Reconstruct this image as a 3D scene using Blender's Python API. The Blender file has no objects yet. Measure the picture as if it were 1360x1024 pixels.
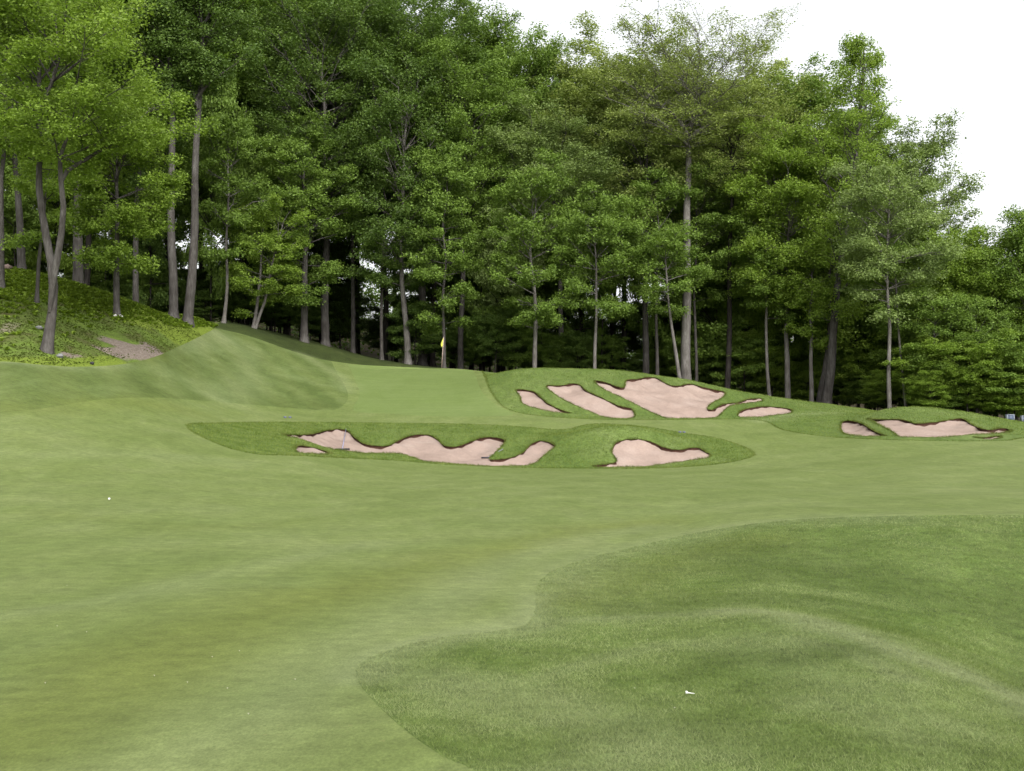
import bpy, math, random, time
import numpy as np
from mathutils.geometry import delaunay_2d_cdt
from mathutils import Vector
T0 = time.time()
random.seed(7)
F, CX, H0, EYE = 1458.0, 680.0, 520.0, 1.7
S = bpy.context.scene
COL = S.collection

# ------------------------------------------------------------------ terrain
def Zr(Y, row): return -(row - H0) * Y / F
NEAR = [(-400, -1.66), (-5, -1.66), (2.0, -1.67)]
# per column: (Y, row) pairs; ('z', Y, Z) gives a height outright
cols = {
 -900: [(4.9,1024),(9.4,760),(17,690),(25,600),(31,530),(38,470),(45,420),(55,360),(65,330),('z',80,9),('z',120,9)],
 -400: [(4.9,1024),(7,895),(9.4,815),(12.5,755),(17,700),(21,655),(26,600),(30,560),(34,525),(38,490),(45,430),(55,368),(64,340),('z',80,8.2),('z',120,8)],
 0:   [(4.9,1024),(7,900),(9.4,820),(12.5,760),(17,700),(20.5,664),(25,620),(29,580),(33,545),(35.5,520),(38,497),(42,468),(45,440),(51,400),(57,368),(61,356),('z',70,7.2),('z',80,7.0),('z',120,7)],
 100: [(4.9,1024),(7,900),(9.4,820),(12.6,760),(17.3,700),(21,664),(26,620),(31,580),(36,545),(39,520),(42,497),(46,468),(52,430),(58,396),(62,378),('z',70,5.9),('z',80,5.7),('z',120,5)],
 200: [(4.9,1024),(7,900),(9.4,820),(12.7,760),(17.8,700),(22,664),(28,620),(34,580),(38.5,553),(42,533),(46,510),(49.5,486),(52,470),(57,440),(64,412),('z',70,4.9),('z',80,4.8),('z',110,4.6)],
 250: [(4.9,1024),(7,900),(9.4,820),(12.7,760),(18,700),(22.7,664),(29.5,620),(35.5,585),(40.5,560),(45,542),(48.5,524),(53,500),(57,478),(61,456),(66,434),(71,420),('z',80,5.0),('z',110,4.9)],
 300: [(4.9,1024),(7,900),(9.4,820),(12.8,760),(18.3,700),(23.5,664),(31,620),(37,590),(43,565),(48,550),(51,537),(56,510),(62,480),(68,455),(76,433),(82,427),('z',95,5.6),('z',120,5)],
 400: [(4.9,1024),(7,900),(9.5,820),(12.9,760),(18.8,700),(24.5,664),(33,622),(41,592),(47,573),(52,559),(56,548),(60,532),(66,505),(73,480),(78,468),(85,453),('z',95,4.6),('z',120,4.5)],
 500: [(4.9,1024),(7,900),(9.5,820),(13,760),(19,700),(25,664),(33,640),(43,615),(46,606),(50,586),(53.5,566),(57,556),(60,546),(67,521),(74,501),(80,487),(84,480),('z',92,2.75),('z',120,3.2)],
 600: [(4.9,1024),(7,900),(9.5,820),(13,760),(19,700),(25,664),(34,640),(44,622),(46.5,612),(50.5,587),(54,567),(57,556.5),(60,546),(67,521),(74,502),(80,489),('z',84,1.72),('z',95,1.8),('z',120,1.8)],
 700: [(4.9,1024),(7,900),(9.5,822),(13,762),(19,700),(25,664),(34,640),(45.5,622),(48.5,602),(51,584),(54,568),(57,557),(59,552.5),(61,541),(64,522),(68,501),(72,489),('z',76,1.2),('z',85,.9),('z',120,.8)],
 800: [(4.9,1024),(7,900),(9.5,824),(13,764),(19,700),(25,664),(34,640),(45.7,622),(48.3,594),(50.7,568),(52.5,572),(54,566),(58,557),(60,552.5),(62,536),(65,515),(69,498),(72,490),('z',76,1.1),('z',85,.6),('z',120,.4)],
 900: [(4.9,1024),(6.9,900),(9.3,824),(13,764),(18.5,702),(25,664),(34,640),(46,619),(48.5,600),(51,582),(53,573.5),(55.5,566),(59,558),(61,551),(63.5,531),(67,512),(70,502),('z',74,.45),('z',85,0),('z',120,-.2)],
 1000:[(4.9,1024),(6.9,900),(8.8,822),(9.3,813),(10.2,800),(12.2,770),(14.3,738),(17.5,698),(19.5,684),(25,662),(33,640),(44,618),(49,598),(54,579),(59,565),(62,555),(64,545),(67,534),(71,523),('z',75,-.5),('z',85,-.9),('z',120,-1)],
 1100:[(4.9,1024),(6.7,900),(8.2,838),(8.6,829),(10.2,806),(12.2,772),(14.3,736),(17,695),(19,682),(25,660),(33,640),(42,615),(48,597),(53,582),(57,570),(61,558),(66,545),(71,536.5),('z',75,-1.1),('z',85,-1.5),('z',120,-1.6)],
 1200:[(4.9,1024),(6.2,930),(8,852),(8.4,846),(9.8,828),(11.5,790),(13.6,740),(16,700),(17.5,685.5),(19,680),(24,660),(32,637),(41,611),(47,592),(50,581),(53,566),(56,553),(60,540),('z',64,-1.2),('z',75,-1.6),('z',85,-1.8),('z',120,-2)],
 1300:[(5,1024),(6.1,950),(7.3,896),(8.6,876),(10.2,840),(12,788),(13.8,740),(15.8,700),(17.5,685),(19.5,676),(24,657),(31,638),(39,612),(45,595),(49,582),(52,568),(56,556),(60,549.5),('z',64,-1.6),('z',75,-2),('z',85,-2.2),('z',120,-2.4)],
 1360:[(5,1024),(6,960),(6.9,926),(8.5,903),(10.3,852),(12,792),(13.8,740),(15.8,700),(17.5,684),(20,675),(24,656),(31,637),(39,612),(46,590),(51,576),(56,566),(60,561),('z',66,-2.05),('z',75,-2.2),('z',85,-2.5),('z',120,-2.7)],
 1800:[(5,1024),(7,915),(8.5,880),(10.3,830),(12,790),(14,735),(17.5,686),(20,675),(24,656),(31,637),(39,615),(46,600),(56,585),(66,575),('z',85,-3),('z',120,-3)],
 2400:[(5,1024),(7,915),(10.3,830),(14,740),(20,680),(31,640),(46,605),(66,580),('z',85,-3.3),('z',120,-3.3)],
}
def pchip(x, y, xi):
    x = np.asarray(x, float); y = np.asarray(y, float)
    h = np.diff(x); d = np.diff(y) / h
    m = np.zeros_like(y)
    for i in range(1, len(x) - 1):
        if d[i-1] * d[i] > 0:
            w1 = 2*h[i] + h[i-1]; w2 = h[i] + 2*h[i-1]
            m[i] = (w1 + w2) / (w1/d[i-1] + w2/d[i])
    m[0], m[-1] = d[0], d[-1]
    k = np.clip(np.searchsorted(x, xi) - 1, 0, len(x) - 2)
    t = np.clip((xi - x[k]) / h[k], 0, 1)
    return ((2*t**3-3*t**2+1)*y[k] + (t**3-2*t**2+t)*h[k]*m[k] + (-2*t**3+3*t**2)*y[k+1] + (t**3-t**2)*h[k]*m[k+1])
YT = np.concatenate([np.arange(-400, 0, 20), np.arange(0, 100, 0.1), np.arange(100, 2000, 10)])
cpx = sorted(cols)
CT = []
for c in cpx:
    ys, zs = [a for a, b in NEAR], [b for a, b in NEAR]
    for e in cols[c]:
        if e[0] == 'z': ys.append(e[1]); zs.append(e[2])
        else: ys.append(e[0]); zs.append(Zr(*e))
    ys += [400, 2100]; zs += [zs[-1] * .6 - 1, -6.0]
    CT.append(pchip(ys, zs, YT))
CT = np.array(CT)
PXT = np.arange(-900, 2401, 10.0)
TAB = np.array([pchip(cpx, CT[:, j], PXT) for j in range(len(YT))]).T      # (px, Y)
for _ in range(4):                                                       # soften column seams
    TAB[1:-1] = .25*TAB[:-2] + .5*TAB[1:-1] + .25*TAB[2:]
def ridge_noise(x, y):
    return (.018*np.sin(x*.9 + 1.3*np.sin(y*.31)) * np.sin(y*.55 + .7*np.sin(x*.4)) + .010*np.sin(x*2.1+y*1.1)*np.sin(y*1.7-x*.6))
def height(x, y):
    x = np.asarray(x, float); y = np.asarray(y, float)
    yy = np.clip(y, .5, None)
    px = np.clip(CX + F*x/yy, PXT[0], PXT[-1] - .01)
    i = (px - PXT[0]) / 10.0; i0 = np.clip(i.astype(int), 0, len(PXT)-2); fi = i - i0
    yc = np.clip(y, YT[0], YT[-1] - .01)
    j0 = np.clip(np.searchsorted(YT, yc, side='right') - 1, 0, len(YT)-2)
    fj = (yc - YT[j0]) / (YT[j0+1] - YT[j0])
    z = (TAB[i0, j0]*(1-fi)*(1-fj) + TAB[i0+1, j0]*fi*(1-fj) + TAB[i0, j0+1]*(1-fi)*fj + TAB[i0+1, j0+1]*fi*fj)
    ft = np.clip((y-118)/60, 0, 1); z = z + (4.5+4.5/(1+np.exp((x+14)/4)))*ft*ft*(3-2*ft)
    z = z + .28*np.exp(-(((x-6.1)/1.7)**2+((y-50.4)/.9)**2))
    return z + ridge_noise(x, y) * np.clip((y-3)/12, 0, 1) + EYE
YS = np.arange(4.0, 130, .05)
def hit(px, row, ymin=0):
    """first ground point seen at a pixel -> (x, y)"""
    x = (px - CX) / F * YS
    r = H0 - F*(height(x, YS) - EYE)/YS
    ok = np.where((r <= row) & (YS > ymin))[0]
    if len(ok) == 0 or ok[0] == 0: k = np.argmin(np.abs(r-row) + (YS < ymin)*1e6); Y = YS[k]
    else:
        k = ok[0]; a, b = r[k-1], r[k]
        Y = YS[k-1] + .05*((a-row)/(a-b) if abs(a-b) > 1e-9 and a > row else 1)
    return ((px - CX)/F*Y, Y)
def at(px, Y): return ((px - CX)/F*Y, Y)
def gz(x, y): return float(height(np.array([x]), np.array([y]))[0])

def smooth_poly(pts, closed=True, step=.12):
    P = np.array(pts, float); n = len(P); out = []
    rng = range(n) if closed else range(n-1)
    for i in rng:
        if closed: p0, p1, p2, p3 = P[i-1], P[i], P[(i+1) % n], P[(i+2) % n]
        else: p0, p1, p2, p3 = P[max(i-1, 0)], P[i], P[i+1], P[min(i+2, n-1)]
        L = np.linalg.norm(p2-p1); k = max(1, int(L/step))
        for j in range(k):
            t = j/k
            out.append(.5*((2*p1) + (-p0+p2)*t + (2*p0-5*p1+4*p2-p3)*t*t + (-p0+3*p1-3*p2+p3)*t**3))
    if not closed: out.append(P[-1])
    return np.array(out)
def pix_curve(pts, closed=True, ymin=0, px_step=3):
    """smooth in picture-traced coordinates, then drop on the ground"""
    c = smooth_poly(pts, closed, px_step)
    return np.array([hit(a, b, ymin) for a, b in c])
def inside(poly, x, y):
    x = np.asarray(x); y = np.asarray(y); r = np.zeros(x.shape, bool)
    px, py = poly[:, 0], poly[:, 1]; n = len(poly); j = n-1
    bb = (x >= px.min()) & (x <= px.max()) & (y >= py.min()) & (y <= py.max())
    idx = np.where(bb)[0]; xs, ys = x[idx], y[idx]; rr = np.zeros(len(idx), bool)
    for i in range(n):
        if py[i] != py[j]:
            c = ((py[i] > ys) != (py[j] > ys)) & (xs < (px[j]-px[i])*(ys-py[i])/(py[j]-py[i])+px[i])
            rr ^= c
        j = i
    r[idx] = rr
    return r
def dist_line(poly, x, y, closed=True):
    d = np.full(np.shape(x), 1e9)
    n = len(poly)
    for i in range(n if closed else n-1):
        a, b = poly[i], poly[(i+1) % n]; ab = b-a; L = ab@ab + 1e-12
        t = np.clip(((x-a[0])*ab[0] + (y-a[1])*ab[1])/L, 0, 1)
        d = np.minimum(d, (x-a[0]-t*ab[0])**2 + (y-a[1]-t*ab[1])**2)
    return np.sqrt(d)

# ------------------------------------------------------------------ traced outlines
BUNK = [
 ('long scalloped sand bunker with three tongues in the front hollow, left of the grass knob', [(376,577),(397,577.6),(415,576),(432,572),(450,570),(462,572),(470.5,580),(482,588.5),(497,592),(515,592),(529,585),(544,579),(559,577),(573.5,579),(582,584),(591,592),(606,593),(623.5,587),(638,582),(653,580.5),(670.5,584),(669,590),(659,600),(650.5,609.5),(663,610),(679,607.6),(694,601),(703,591.5),(715,585.6),(726.5,586.5),(738,592),(729,600),(719,607.6),(714,613),(701,618),(673.5,619),(644,619),(603,616),(562,612),(538,604),(515,602),(485,602),(465,600),(438,596),(415,588.5),(397,582.6),(382,580)]),
 ('small thin sliver of sand bunker under the left tip of the long front bunker', [(393,592.5),(406,592.5),(423.5,596.5),(440,602.5),(426,603.5),(409,602.5),(394,600.5)]),
 ('rounded sand bunker with a tail at its right, right of the grass knob', [(819,613),(818,609),(812,600),(814,593),(820.5,586.5),(835,583.5),(853,584),(867.6,587.6),(879,593),(891,596.5),(903,597.4),(917.6,595),(929,595),(937,600),(944,603),(942.6,607.6),(923.5,610.6),(900,614),(879,617),(859,619.4),(835,620.3),(815,620.5),(790,620.5),(786,618.5),(806,616.5)]),
 ('smallest and leftmost sand strip of the back bunkers below the green', [(684.8,518),(694,517.4),(710,520.6),(719.5,528.5),(729,536.4),(745,544.3),(759,549),(741.7,548),(722.7,545),(703.7,540),(692.7,534.8),(691,527)]),
 ('slanting sand bunker between the smallest strip and the wide back bunker', [(725,512.7),(745,512),(759,509.5),(768.6,510.5),(779.6,519),(792,525),(808,532.6),(824,539.6),(839.7,543.3),(842,554.7),(820.7,555.5),(801.7,553.8),(786,547.5),(767,539.6),(748,530.7),(735,522)]),
 ('largest and highest sand bunker, cut into the back slope with an arm to its right', [(789,505.4),(805,508),(822,514.3),(829.6,513.6),(831.8,504.8),(846,503.5),(861.8,501),(874.5,503),(887,510.5),(899.8,512.7),(915.6,510),(934.5,514.3),(950,518),(963,520.6),(961.4,527),(947,534.8),(939.3,542),(945.6,544.3),(960,537),(978.8,534.8),(994.6,530),(1012,529.4),(1013.6,532.6),(991.4,535.8),(969.3,539.5),(959.8,547.5),(952,553.8),(934.5,555.5),(890,555.5),(882,554.7),(865,547.5),(846,538),(827,528.5),(808,520),(795.4,512.7)]),
 ('low oval sand bunker right of the largest back bunker', [(980.4,549),(985,545),(1001,541),(1020,540),(1038.9,541.5),(1053,544.3),(1051.5,548.4),(1029,551.6),(1007,553.8),(982,553.8)]),
 ('small sand bunker at the left foot of the right mound', [(1116,565),(1118,560.5),(1125,558.8),(1137.6,559.9),(1148,564),(1156,569),(1164.4,573.6),(1172.6,577),(1179,578.6),(1166.5,579.4),(1148,579.4),(1133.5,578.4),(1119,575)]),
 ('wide sand bunker with a wavy top edge under the right mound', [(1151,556.4),(1162.4,556.8),(1176.8,557),(1195.3,557),(1207.7,559.9),(1215.9,562.5),(1228,562),(1244.7,560.3),(1261,557.8),(1273.5,555.7),(1282.8,557.8),(1290,563),(1298,567),(1306.5,570),(1316.8,570.8),(1329,568.7),(1339.4,570),(1343.5,573.6),(1325,575.7),(1310.6,576.5),(1288,577.3),(1275.6,578.5),(1257,580.5),(1224,580.6),(1195,580),(1189,576),(1178.8,570),(1168.5,565),(1160.3,560.5)]),
 ('tiny crescent of sand bunker below the right end of the wide right bunker', [(1292,580.2),(1306.5,581.2),(1318.8,580),(1328,578.5),(1331,581.5),(1312.6,583.5)]),
]
def px_band(b):
    return 56.5 if 3 <= b <= 6 else 0
bpoly = [pix_curve(p, True, px_band(i) if i < 7 else 0, 2.5) for i, (_, p) in enumerate(BUNK)]
# push the outlines apart from their own noise: slight natural raggedness
for i, p in enumerate(bpoly):
    k = np.arange(len(p)); p[:, 1] += .03*np.sin(k*1.7+i)*np.sin(k*.53)
W = lambda *p: [tuple(q) for q in p]
front_rough = pix_curve([(248,566),(300,562),(400,561),(500,562),(600,563),(680,566),(745,571),(775,565),(800,563),(850,566),(900,574),(960,584),(1001,601),(985,611),(930,619),(850,622.3),(700,621.3),(600,617.5),(520,611.5),(400,605.5),(340,603),(290,590)], True, 0, 6)
back_rough = np.vstack([pix_curve([(640,489.5),(646,505),(655,525),(678,545),(740,554.5),(850,558),(1000,557.5),(1040,571),(1090,579),(1150,583),(1240,585.5),(1330,585.5),(1400,582),(1700,600)], False, 0, 6),
                        np.array([at(2000, 66), at(2000, 71), at(1700, 72), at(1360, 72), at(1100, 76), at(900, 77), at(700, 80)])])
near_rough = np.vstack([pix_curve([(700,1100),(640,1030),(590,1005),(545,975),(500,935),(473,900),(480,880),(520,862),(590,846),(660,838),(700,828),(712,805),(712,780),(730,760),(780,742),(860,722),(950,703),(1060,690),(1200,685),(1360,684)], False, 0, 10),
                        np.array([(14,18.5),(22,19),(26,10),(20,-4),(8,-8),(1.4,-2),(.8,1.5),(.3,3.2)])])
hillside = np.vstack([np.array([at(-900, 75), at(-900, 34), at(-400, 38)]), pix_curve([(-100,482),(0,480),(50,484),(100,487),(160,484),(205,474),(240,459),(265,447),(286,436)], False, 0, 6),
                      np.array([at(290, 78), at(240, 76), at(150, 74), at(0, 72)])])
woods = np.array([at(-1400, 60), at(-900, 75), at(0, 72), at(150, 74), at(240, 76), at(300, 84), at(400, 91), at(500, 96), at(620, 95), at(700, 80), at(900, 77), at(1100, 76), at(1360, 72), at(1700, 72), at(2000, 71), at(2400, 60), (700, 60), (700, 900), (-700, 900), (-700, 60)])
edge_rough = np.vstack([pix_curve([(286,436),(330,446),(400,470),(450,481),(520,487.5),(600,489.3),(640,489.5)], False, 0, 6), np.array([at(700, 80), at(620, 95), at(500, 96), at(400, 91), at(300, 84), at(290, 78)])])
collar = np.vstack([np.array([at(-900, 34), at(-900, 29), at(-400, 30)]), pix_curve([(-100,556),(0,548),(60,542),(130,531),(200,528),(280,533),(340,538),(400,543),(445,544),(462,530),(458,512),(447,494),(440,479.5)], False, 0, 6),
                    pix_curve([(400,470),(330,446),(286,436),(265,447),(240,459),(205,474),(160,484),(100,487),(50,484),(0,480),(-100,482)], False, 0, 6), np.array([at(-400, 38)])])
green = np.vstack([pix_curve([(463,484),(470,500),(478,525),(470,545),(520,549.5),(590,553),(680,551),(662,540),(640,520),(632,500),(628,489.4)], False, 0, 6)])
REG = [('rough', front_rough), ('rough', back_rough), ('rough', near_rough), ('hillside', hillside), ('woodland_floor', woods), ('rough_painted_shade', edge_rough), ('putting_green', green), ('semi_rough', collar)]

# ------------------------------------------------------------------ materials
def nt(name):
    m = bpy.data.materials.new(name); m.use_nodes = True
    t = m.node_tree; t.nodes.clear()
    return m, t
class N:
    def __init__(s, t): s.t = t
    def n(s, typ, **kw):
        nd = s.t.nodes.new(typ)
        for k, v in kw.items():
            if k == 'ins':
                for a, b in v.items():
                    if hasattr(b, 'is_output'): s.t.links.new(b, nd.inputs[a])
                    else: nd.inputs[a].default_value = b
            else: setattr(nd, k, v)
        return nd
    def noise(s, vec, scale, detail=3, rough=.55, dist=0):
        return s.n('ShaderNodeTexNoise', ins={'Vector': vec, 'Scale': scale, 'Detail': detail, 'Roughness': rough, 'Distortion': dist}).outputs['Fac']
    def ramp(s, fac, stops):
        r = s.n('ShaderNodeValToRGB', ins={'Fac': fac}); e = r.color_ramp.elements
        while len(e) < len(stops): e.new(.5)
        for i, (p, c) in enumerate(stops): e[i].position = p; e[i].color = (*c, 1) if len(c) == 3 else c
        return r.outputs['Color']
    def mix(s, fac, a, b, mode='MIX'):
        m = s.n('ShaderNodeMix', data_type='RGBA', blend_type=mode)
        for i, v in ((0, fac), (6, a), (7, b)):
            if hasattr(v, 'is_output'): s.t.links.new(v, m.inputs[i])
            else: m.inputs[i].default_value = v if i == 0 else (*v, 1)
        return m.outputs[2]
    def math(s, op, a, b=0.0, clamp=False):
        m = s.n('ShaderNodeMath', operation=op, use_clamp=clamp)
        for i, v in ((0, a), (1, b)):
            if hasattr(v, 'is_output'): s.t.links.new(v, m.inputs[i])
            else: m.inputs[i].default_value = v
        return m.outputs[0]
    def maprange(s, v, a, b, c=0., d=1.):
        return s.n('ShaderNodeMapRange', ins={'Value': v, 'From Min': a, 'From Max': b, 'To Min': c, 'To Max': d}).outputs[0]
    def scale(s, vec, xyz, rot=0):
        return s.n('ShaderNodeMapping', ins={'Vector': vec, 'Scale': xyz, 'Rotation': (0, 0, rot)}).outputs[0]
def finish(t, k, color, rough=.85, bump=None, bs=.3, bd=.02, spec=.2):
    b = k.n('ShaderNodeBsdfPrincipled', ins={'Roughness': rough, 'Specular IOR Level': spec})
    if hasattr(color, 'is_output'): t.links.new(color, b.inputs['Base Color'])
    else: b.inputs['Base Color'].default_value = (*color, 1)
    if bump is not None:
        bp = k.n('ShaderNodeBump', ins={'Height': bump, 'Strength': bs, 'Distance': bd})
        t.links.new(bp.outputs[0], b.inputs['Normal'])
    o = k.n('ShaderNodeOutputMaterial'); t.links.new(b.outputs[0], o.inputs[0])
    return b
def turf(name, lo, mid, hi, stripe=0, srot=0, grain=1., bs=.35, fine=1.0):
    m, t = nt(name); k = N(t)
    P = k.n('ShaderNodeTexCoord').outputs['Object']
    big = k.noise(P, .12, 3, .6, .4); med = k.noise(k.scale(P, (1, .45, 1), .35), .9, 4, .6, .6); sm = k.noise(P, 6, 4, .65)
    c = k.ramp(k.math('ADD', k.math('MULTIPLY', big, .5), k.math('MULTIPLY', med, .5)), [(.36, lo), (.5, mid), (.64, hi)])
    tone = k.n('ShaderNodeAttribute', attribute_name='tone')
    sep = k.n('ShaderNodeSeparateColor', ins={0: tone.outputs['Color']})
    c = k.mix(k.math('MULTIPLY', sep.outputs[0], .75), c, (.112, .132, .026))      # dry, yellowish turf
    c = k.mix(k.math('MULTIPLY', sep.outputs[1], .85), c, (.185, .215, .10))      # pale: mower swaths, plus the near ridge crest painted as lit
    c = k.mix(k.math('MULTIPLY', sep.outputs[2], .8), c, (.048, .072, .015))       # darker green
    if stripe:
        wv = k.n('ShaderNodeTexWave', wave_type='BANDS', bands_direction='X', ins={'Vector': k.scale(P, (1, 1, 1), srot), 'Scale': .13, 'Distortion': 1.4, 'Detail': 2, 'Detail Scale': .5}).outputs['Fac']
        c = k.mix(k.math('MULTIPLY', wv, stripe), c, k.mix(1, c, (.62, .72, .6), 'MULTIPLY'))
    g1 = k.maprange(sm, .3, .7, 1-.22*grain, 1+.2*grain)
    fn = k.noise(k.scale(P, (1, .5, 1)), 60*fine, 5, .8); g2 = k.maprange(fn, .3, .7, 1-.38*grain, 1+.34*grain)
    bl = k.noise(k.scale(P, (1, .35, 1), .2), 2.2, 4, .7); g3 = k.maprange(bl, .3, .7, 1-.12*grain, 1+.11*grain)
    g = k.math('MULTIPLY', k.math('MULTIPLY', g1, g2), g3)
    c = k.mix(1, c, k.n('ShaderNodeCombineColor', ins={0: g, 1: g, 2: g}).outputs[0], 'MULTIPLY')
    yl = k.maprange(k.noise(P, 23, 2, .6), .66, .74, 0, .35)
    st = k.maprange(k.noise(k.scale(P, (.22, 1.7, 1), .06), 1.3, 4, .7), .3, .7, .93, 1.07)
    c = k.mix(1, c, k.n('ShaderNodeCombineColor', ins={0: st, 1: st, 2: st}).outputs[0], 'MULTIPLY')
    c = k.mix(yl, c, (.20, .19, .08))
    finish(t, k, c, .9, k.math('ADD', fn, k.math('MULTIPLY', sm, 2)), bs, .02, .12)
    return m
MAT = {}
MAT['fairway'] = turf('fairway_turf', (0.1081, 0.1417, 0.0385), (0.1273, 0.1613, 0.0492), (0.1477, 0.1788, 0.0631), .16, .9, .8)
MAT['putting_green'] = turf('green_turf', (0.1113, 0.1526, 0.0428), (0.1209, 0.1635, 0.0492), (0.1305, 0.1722, 0.0556), 0, 0, .3)
MAT['semi_rough'] = turf('semi_rough_turf', (0.0792, 0.1046, 0.0278), (0.1006, 0.1308, 0.0385), (0.1305, 0.1635, 0.0578), .4, -.5, .8)
MAT['rough'] = turf('rough_turf', (0.0728, 0.1134, 0.0246), (0.0942, 0.1352, 0.0332), (0.1198, 0.1580, 0.0492), .2, .4, 1.5, .6)
MAT['rough_painted_shade'] = turf('turf_painted_shade', (.026, .036, .010), (.036, .050, .013), (.050, .066, .018), 0, 0, 1.1)  # tree shade painted into this strip's darker grass colour
def hill_mat():
    m, t = nt('hillside_weeds'); k = N(t); P = k.n('ShaderNodeTexCoord').outputs['Object']
    c = k.ramp(k.noise(P, .55, 5, .7, .3), [(.30, (.075, .062, .030)), (.42, (.080, .096, .026)), (.56, (.095, .140, .026)), (.68, (.13, .18, .032))])
    tone = k.n('ShaderNodeAttribute', attribute_name='tone'); sep = k.n('ShaderNodeSeparateColor', ins={0: tone.outputs['Color']})
    n2 = k.noise(P, 2.5, 4, .7)
    c = k.mix(k.maprange(k.math('MULTIPLY', sep.outputs[0], k.math('ADD', n2, .55)), .35, .55), c, k.ramp(k.noise(P, 9, 4, .7), [(.3, (.10, .078, .062)), (.7, (.26, .215, .18))]))
    c = k.mix(k.maprange(k.math('MULTIPLY', sep.outputs[1], k.math('ADD', n2, .5)), .35, .6), c, (.13, .175, .025))
    g = k.maprange(k.noise(P, 14, 4, .7), .3, .7, .55, 1.5)
    c = k.mix(1, c, k.n('ShaderNodeCombineColor', ins={0: g, 1: g, 2: g}).outputs[0], 'MULTIPLY')
    finish(t, k, c, .95, k.noise(P, 12, 5, .7), .8, .06, .1); return m
MAT['hillside'] = hill_mat()
def floor_mat():
    m, t = nt('leaf_litter'); k = N(t); P = k.n('ShaderNodeTexCoord').outputs['Object']
    c = k.ramp(k.noise(P, 1.3, 5, .7), [(.35, (.035, .028, .018)), (.55, (.06, .048, .028)), (.7, (.045, .07, .018))])
    finish(t, k, c, .95, k.noise(P, 15, 4, .7), .8, .05, .1); return m
MAT['woodland_floor'] = floor_mat()
def sand_mat():
    m, t = nt('bunker_sand'); k = N(t); P = k.n('ShaderNodeTexCoord').outputs['Object']
    c = k.ramp(k.noise(P, .7, 4, .6, .5), [(.3, (.235, .176, .146)), (.5, (.272, .206, .172)), (.7, (.30, .235, .20))])
    g = k.maprange(k.noise(P, 14, 4, .7), .3, .7, .9, 1.08)
    c = k.mix(1, c, k.n('ShaderNodeCombineColor', ins={0: g, 1: g, 2: g}).outputs[0], 'MULTIPLY')
    g_ = k.maprange(k.noise(P, 2.2, 5, .75, .6), .3, .7, .92, 1.06)
    c = k.mix(1, c, k.n('ShaderNodeCombineColor', ins={0: g_, 1: g_, 2: g_}).outputs[0], 'MULTIPLY')
    c = k.mix(k.maprange(k.noise(k.scale(P, (1, 2.5, 1)), 2.6, 4, .75), .60, .72, 0, .35), c, (.23, .155, .13))
    rk = k.n('ShaderNodeTexWave', ins={'Vector': P, 'Scale': 3.0, 'Distortion': 3, 'Detail': 2}).outputs['Fac']
    finish(t, k, c, .95, k.math('ADD', k.noise(P, 5, 4, .7), k.math('MULTIPLY', rk, .02)), .6, .05, .1); return m
MAT['sand'] = sand_mat()
def soil_mat():
    m, t = nt('cut_soil'); k = N(t); P = k.n('ShaderNodeTexCoord').outputs['Object']
    c = k.ramp(k.noise(P, 7, 4, .7), [(.3, (.032, .015, .010)), (.6, (.06, .030, .022)), (.8, (.10, .055, .040))])
    finish(t, k, c, .95, k.noise(P, 20, 3, .7), .8, .03, .1); return m
MAT['soil'] = soil_mat()
def leaf_mat(name, cols, tr=.35):
    m, t = nt(name); k = N(t)
    r = k.n('ShaderNodeNewGeometry').outputs['Random Per Island']
    P = k.n('ShaderNodeTexCoord').outputs['Object']
    cl = k.noise(P, .45, 3, .6)
    f = k.math('ADD', k.math('MULTIPLY', r, .55), k.math('MULTIPLY', k.maprange(cl, .3, .7), .45))
    c = k.ramp(f, [(0.05, cols[0]), (.5, cols[1]), (.95, cols[2])])
    d = k.n('ShaderNodeBsdfPrincipled', ins={'Base Color': c, 'Roughness': .55, 'Specular IOR Level': .25})
    tl = k.n('ShaderNodeBsdfTranslucent', ins={'Color': k.mix(1, c, (1.15, 1.2, .7), 'MULTIPLY')})
    mx = k.n('ShaderNodeMixShader', ins={0: tr, 1: d.outputs[0], 2: tl.outputs[0]})
    o = k.n('ShaderNodeOutputMaterial'); t.links.new(mx.outputs[0], o.inputs[0])
    return m
LEAF = [
 leaf_mat('leaf_bright', ((0.1120, 0.1785, 0.0209), (0.1680, 0.2531, 0.0323), (0.2554, 0.3526, 0.0589)), .42),
 leaf_mat('leaf_mid', ((0.0829, 0.1401, 0.0209), (0.1288, 0.2034, 0.0314), (0.1994, 0.2938, 0.0532))),
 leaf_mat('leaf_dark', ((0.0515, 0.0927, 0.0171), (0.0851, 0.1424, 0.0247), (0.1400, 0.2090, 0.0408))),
 leaf_mat('leaf_spring_olive', ((0.1434, 0.1921, 0.0456), (0.2128, 0.2689, 0.0665), (0.3080, 0.3616, 0.0997)), .35),
 leaf_mat('leaf_grey_green', ((0.1176, 0.1695, 0.0475), (0.1702, 0.2350, 0.0665), (0.2486, 0.3164, 0.0997))),
]
def bark(name, a, b, c):
    m, t = nt(name); k = N(t); P = k.n('ShaderNodeTexCoord').outputs['Object']
    v = k.scale(P, (1, 1, .18)); n1 = k.noise(v, 9, 5, .75); n2 = k.noise(P, .9, 4, .6)
    col = k.ramp(k.math('ADD', k.math('MULTIPLY', n1, .6), k.math('MULTIPLY', n2, .4)), [(.36, a), (.5, b), (.64, c)])
    finish(t, k, col, .95, n1, .9, .04, .1); return m
BARK = [bark('bark_grey_brown', (.034, .030, .027), (.064, .058, .053), (.115, .107, .100)),
        bark('bark_pale_grey', (.065, .058, .050), (.12, .11, .10), (.20, .19, .175)),
        bark('bark_dark', (.018, .015, .013), (.03, .026, .023), (.05, .044, .04))]
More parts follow.
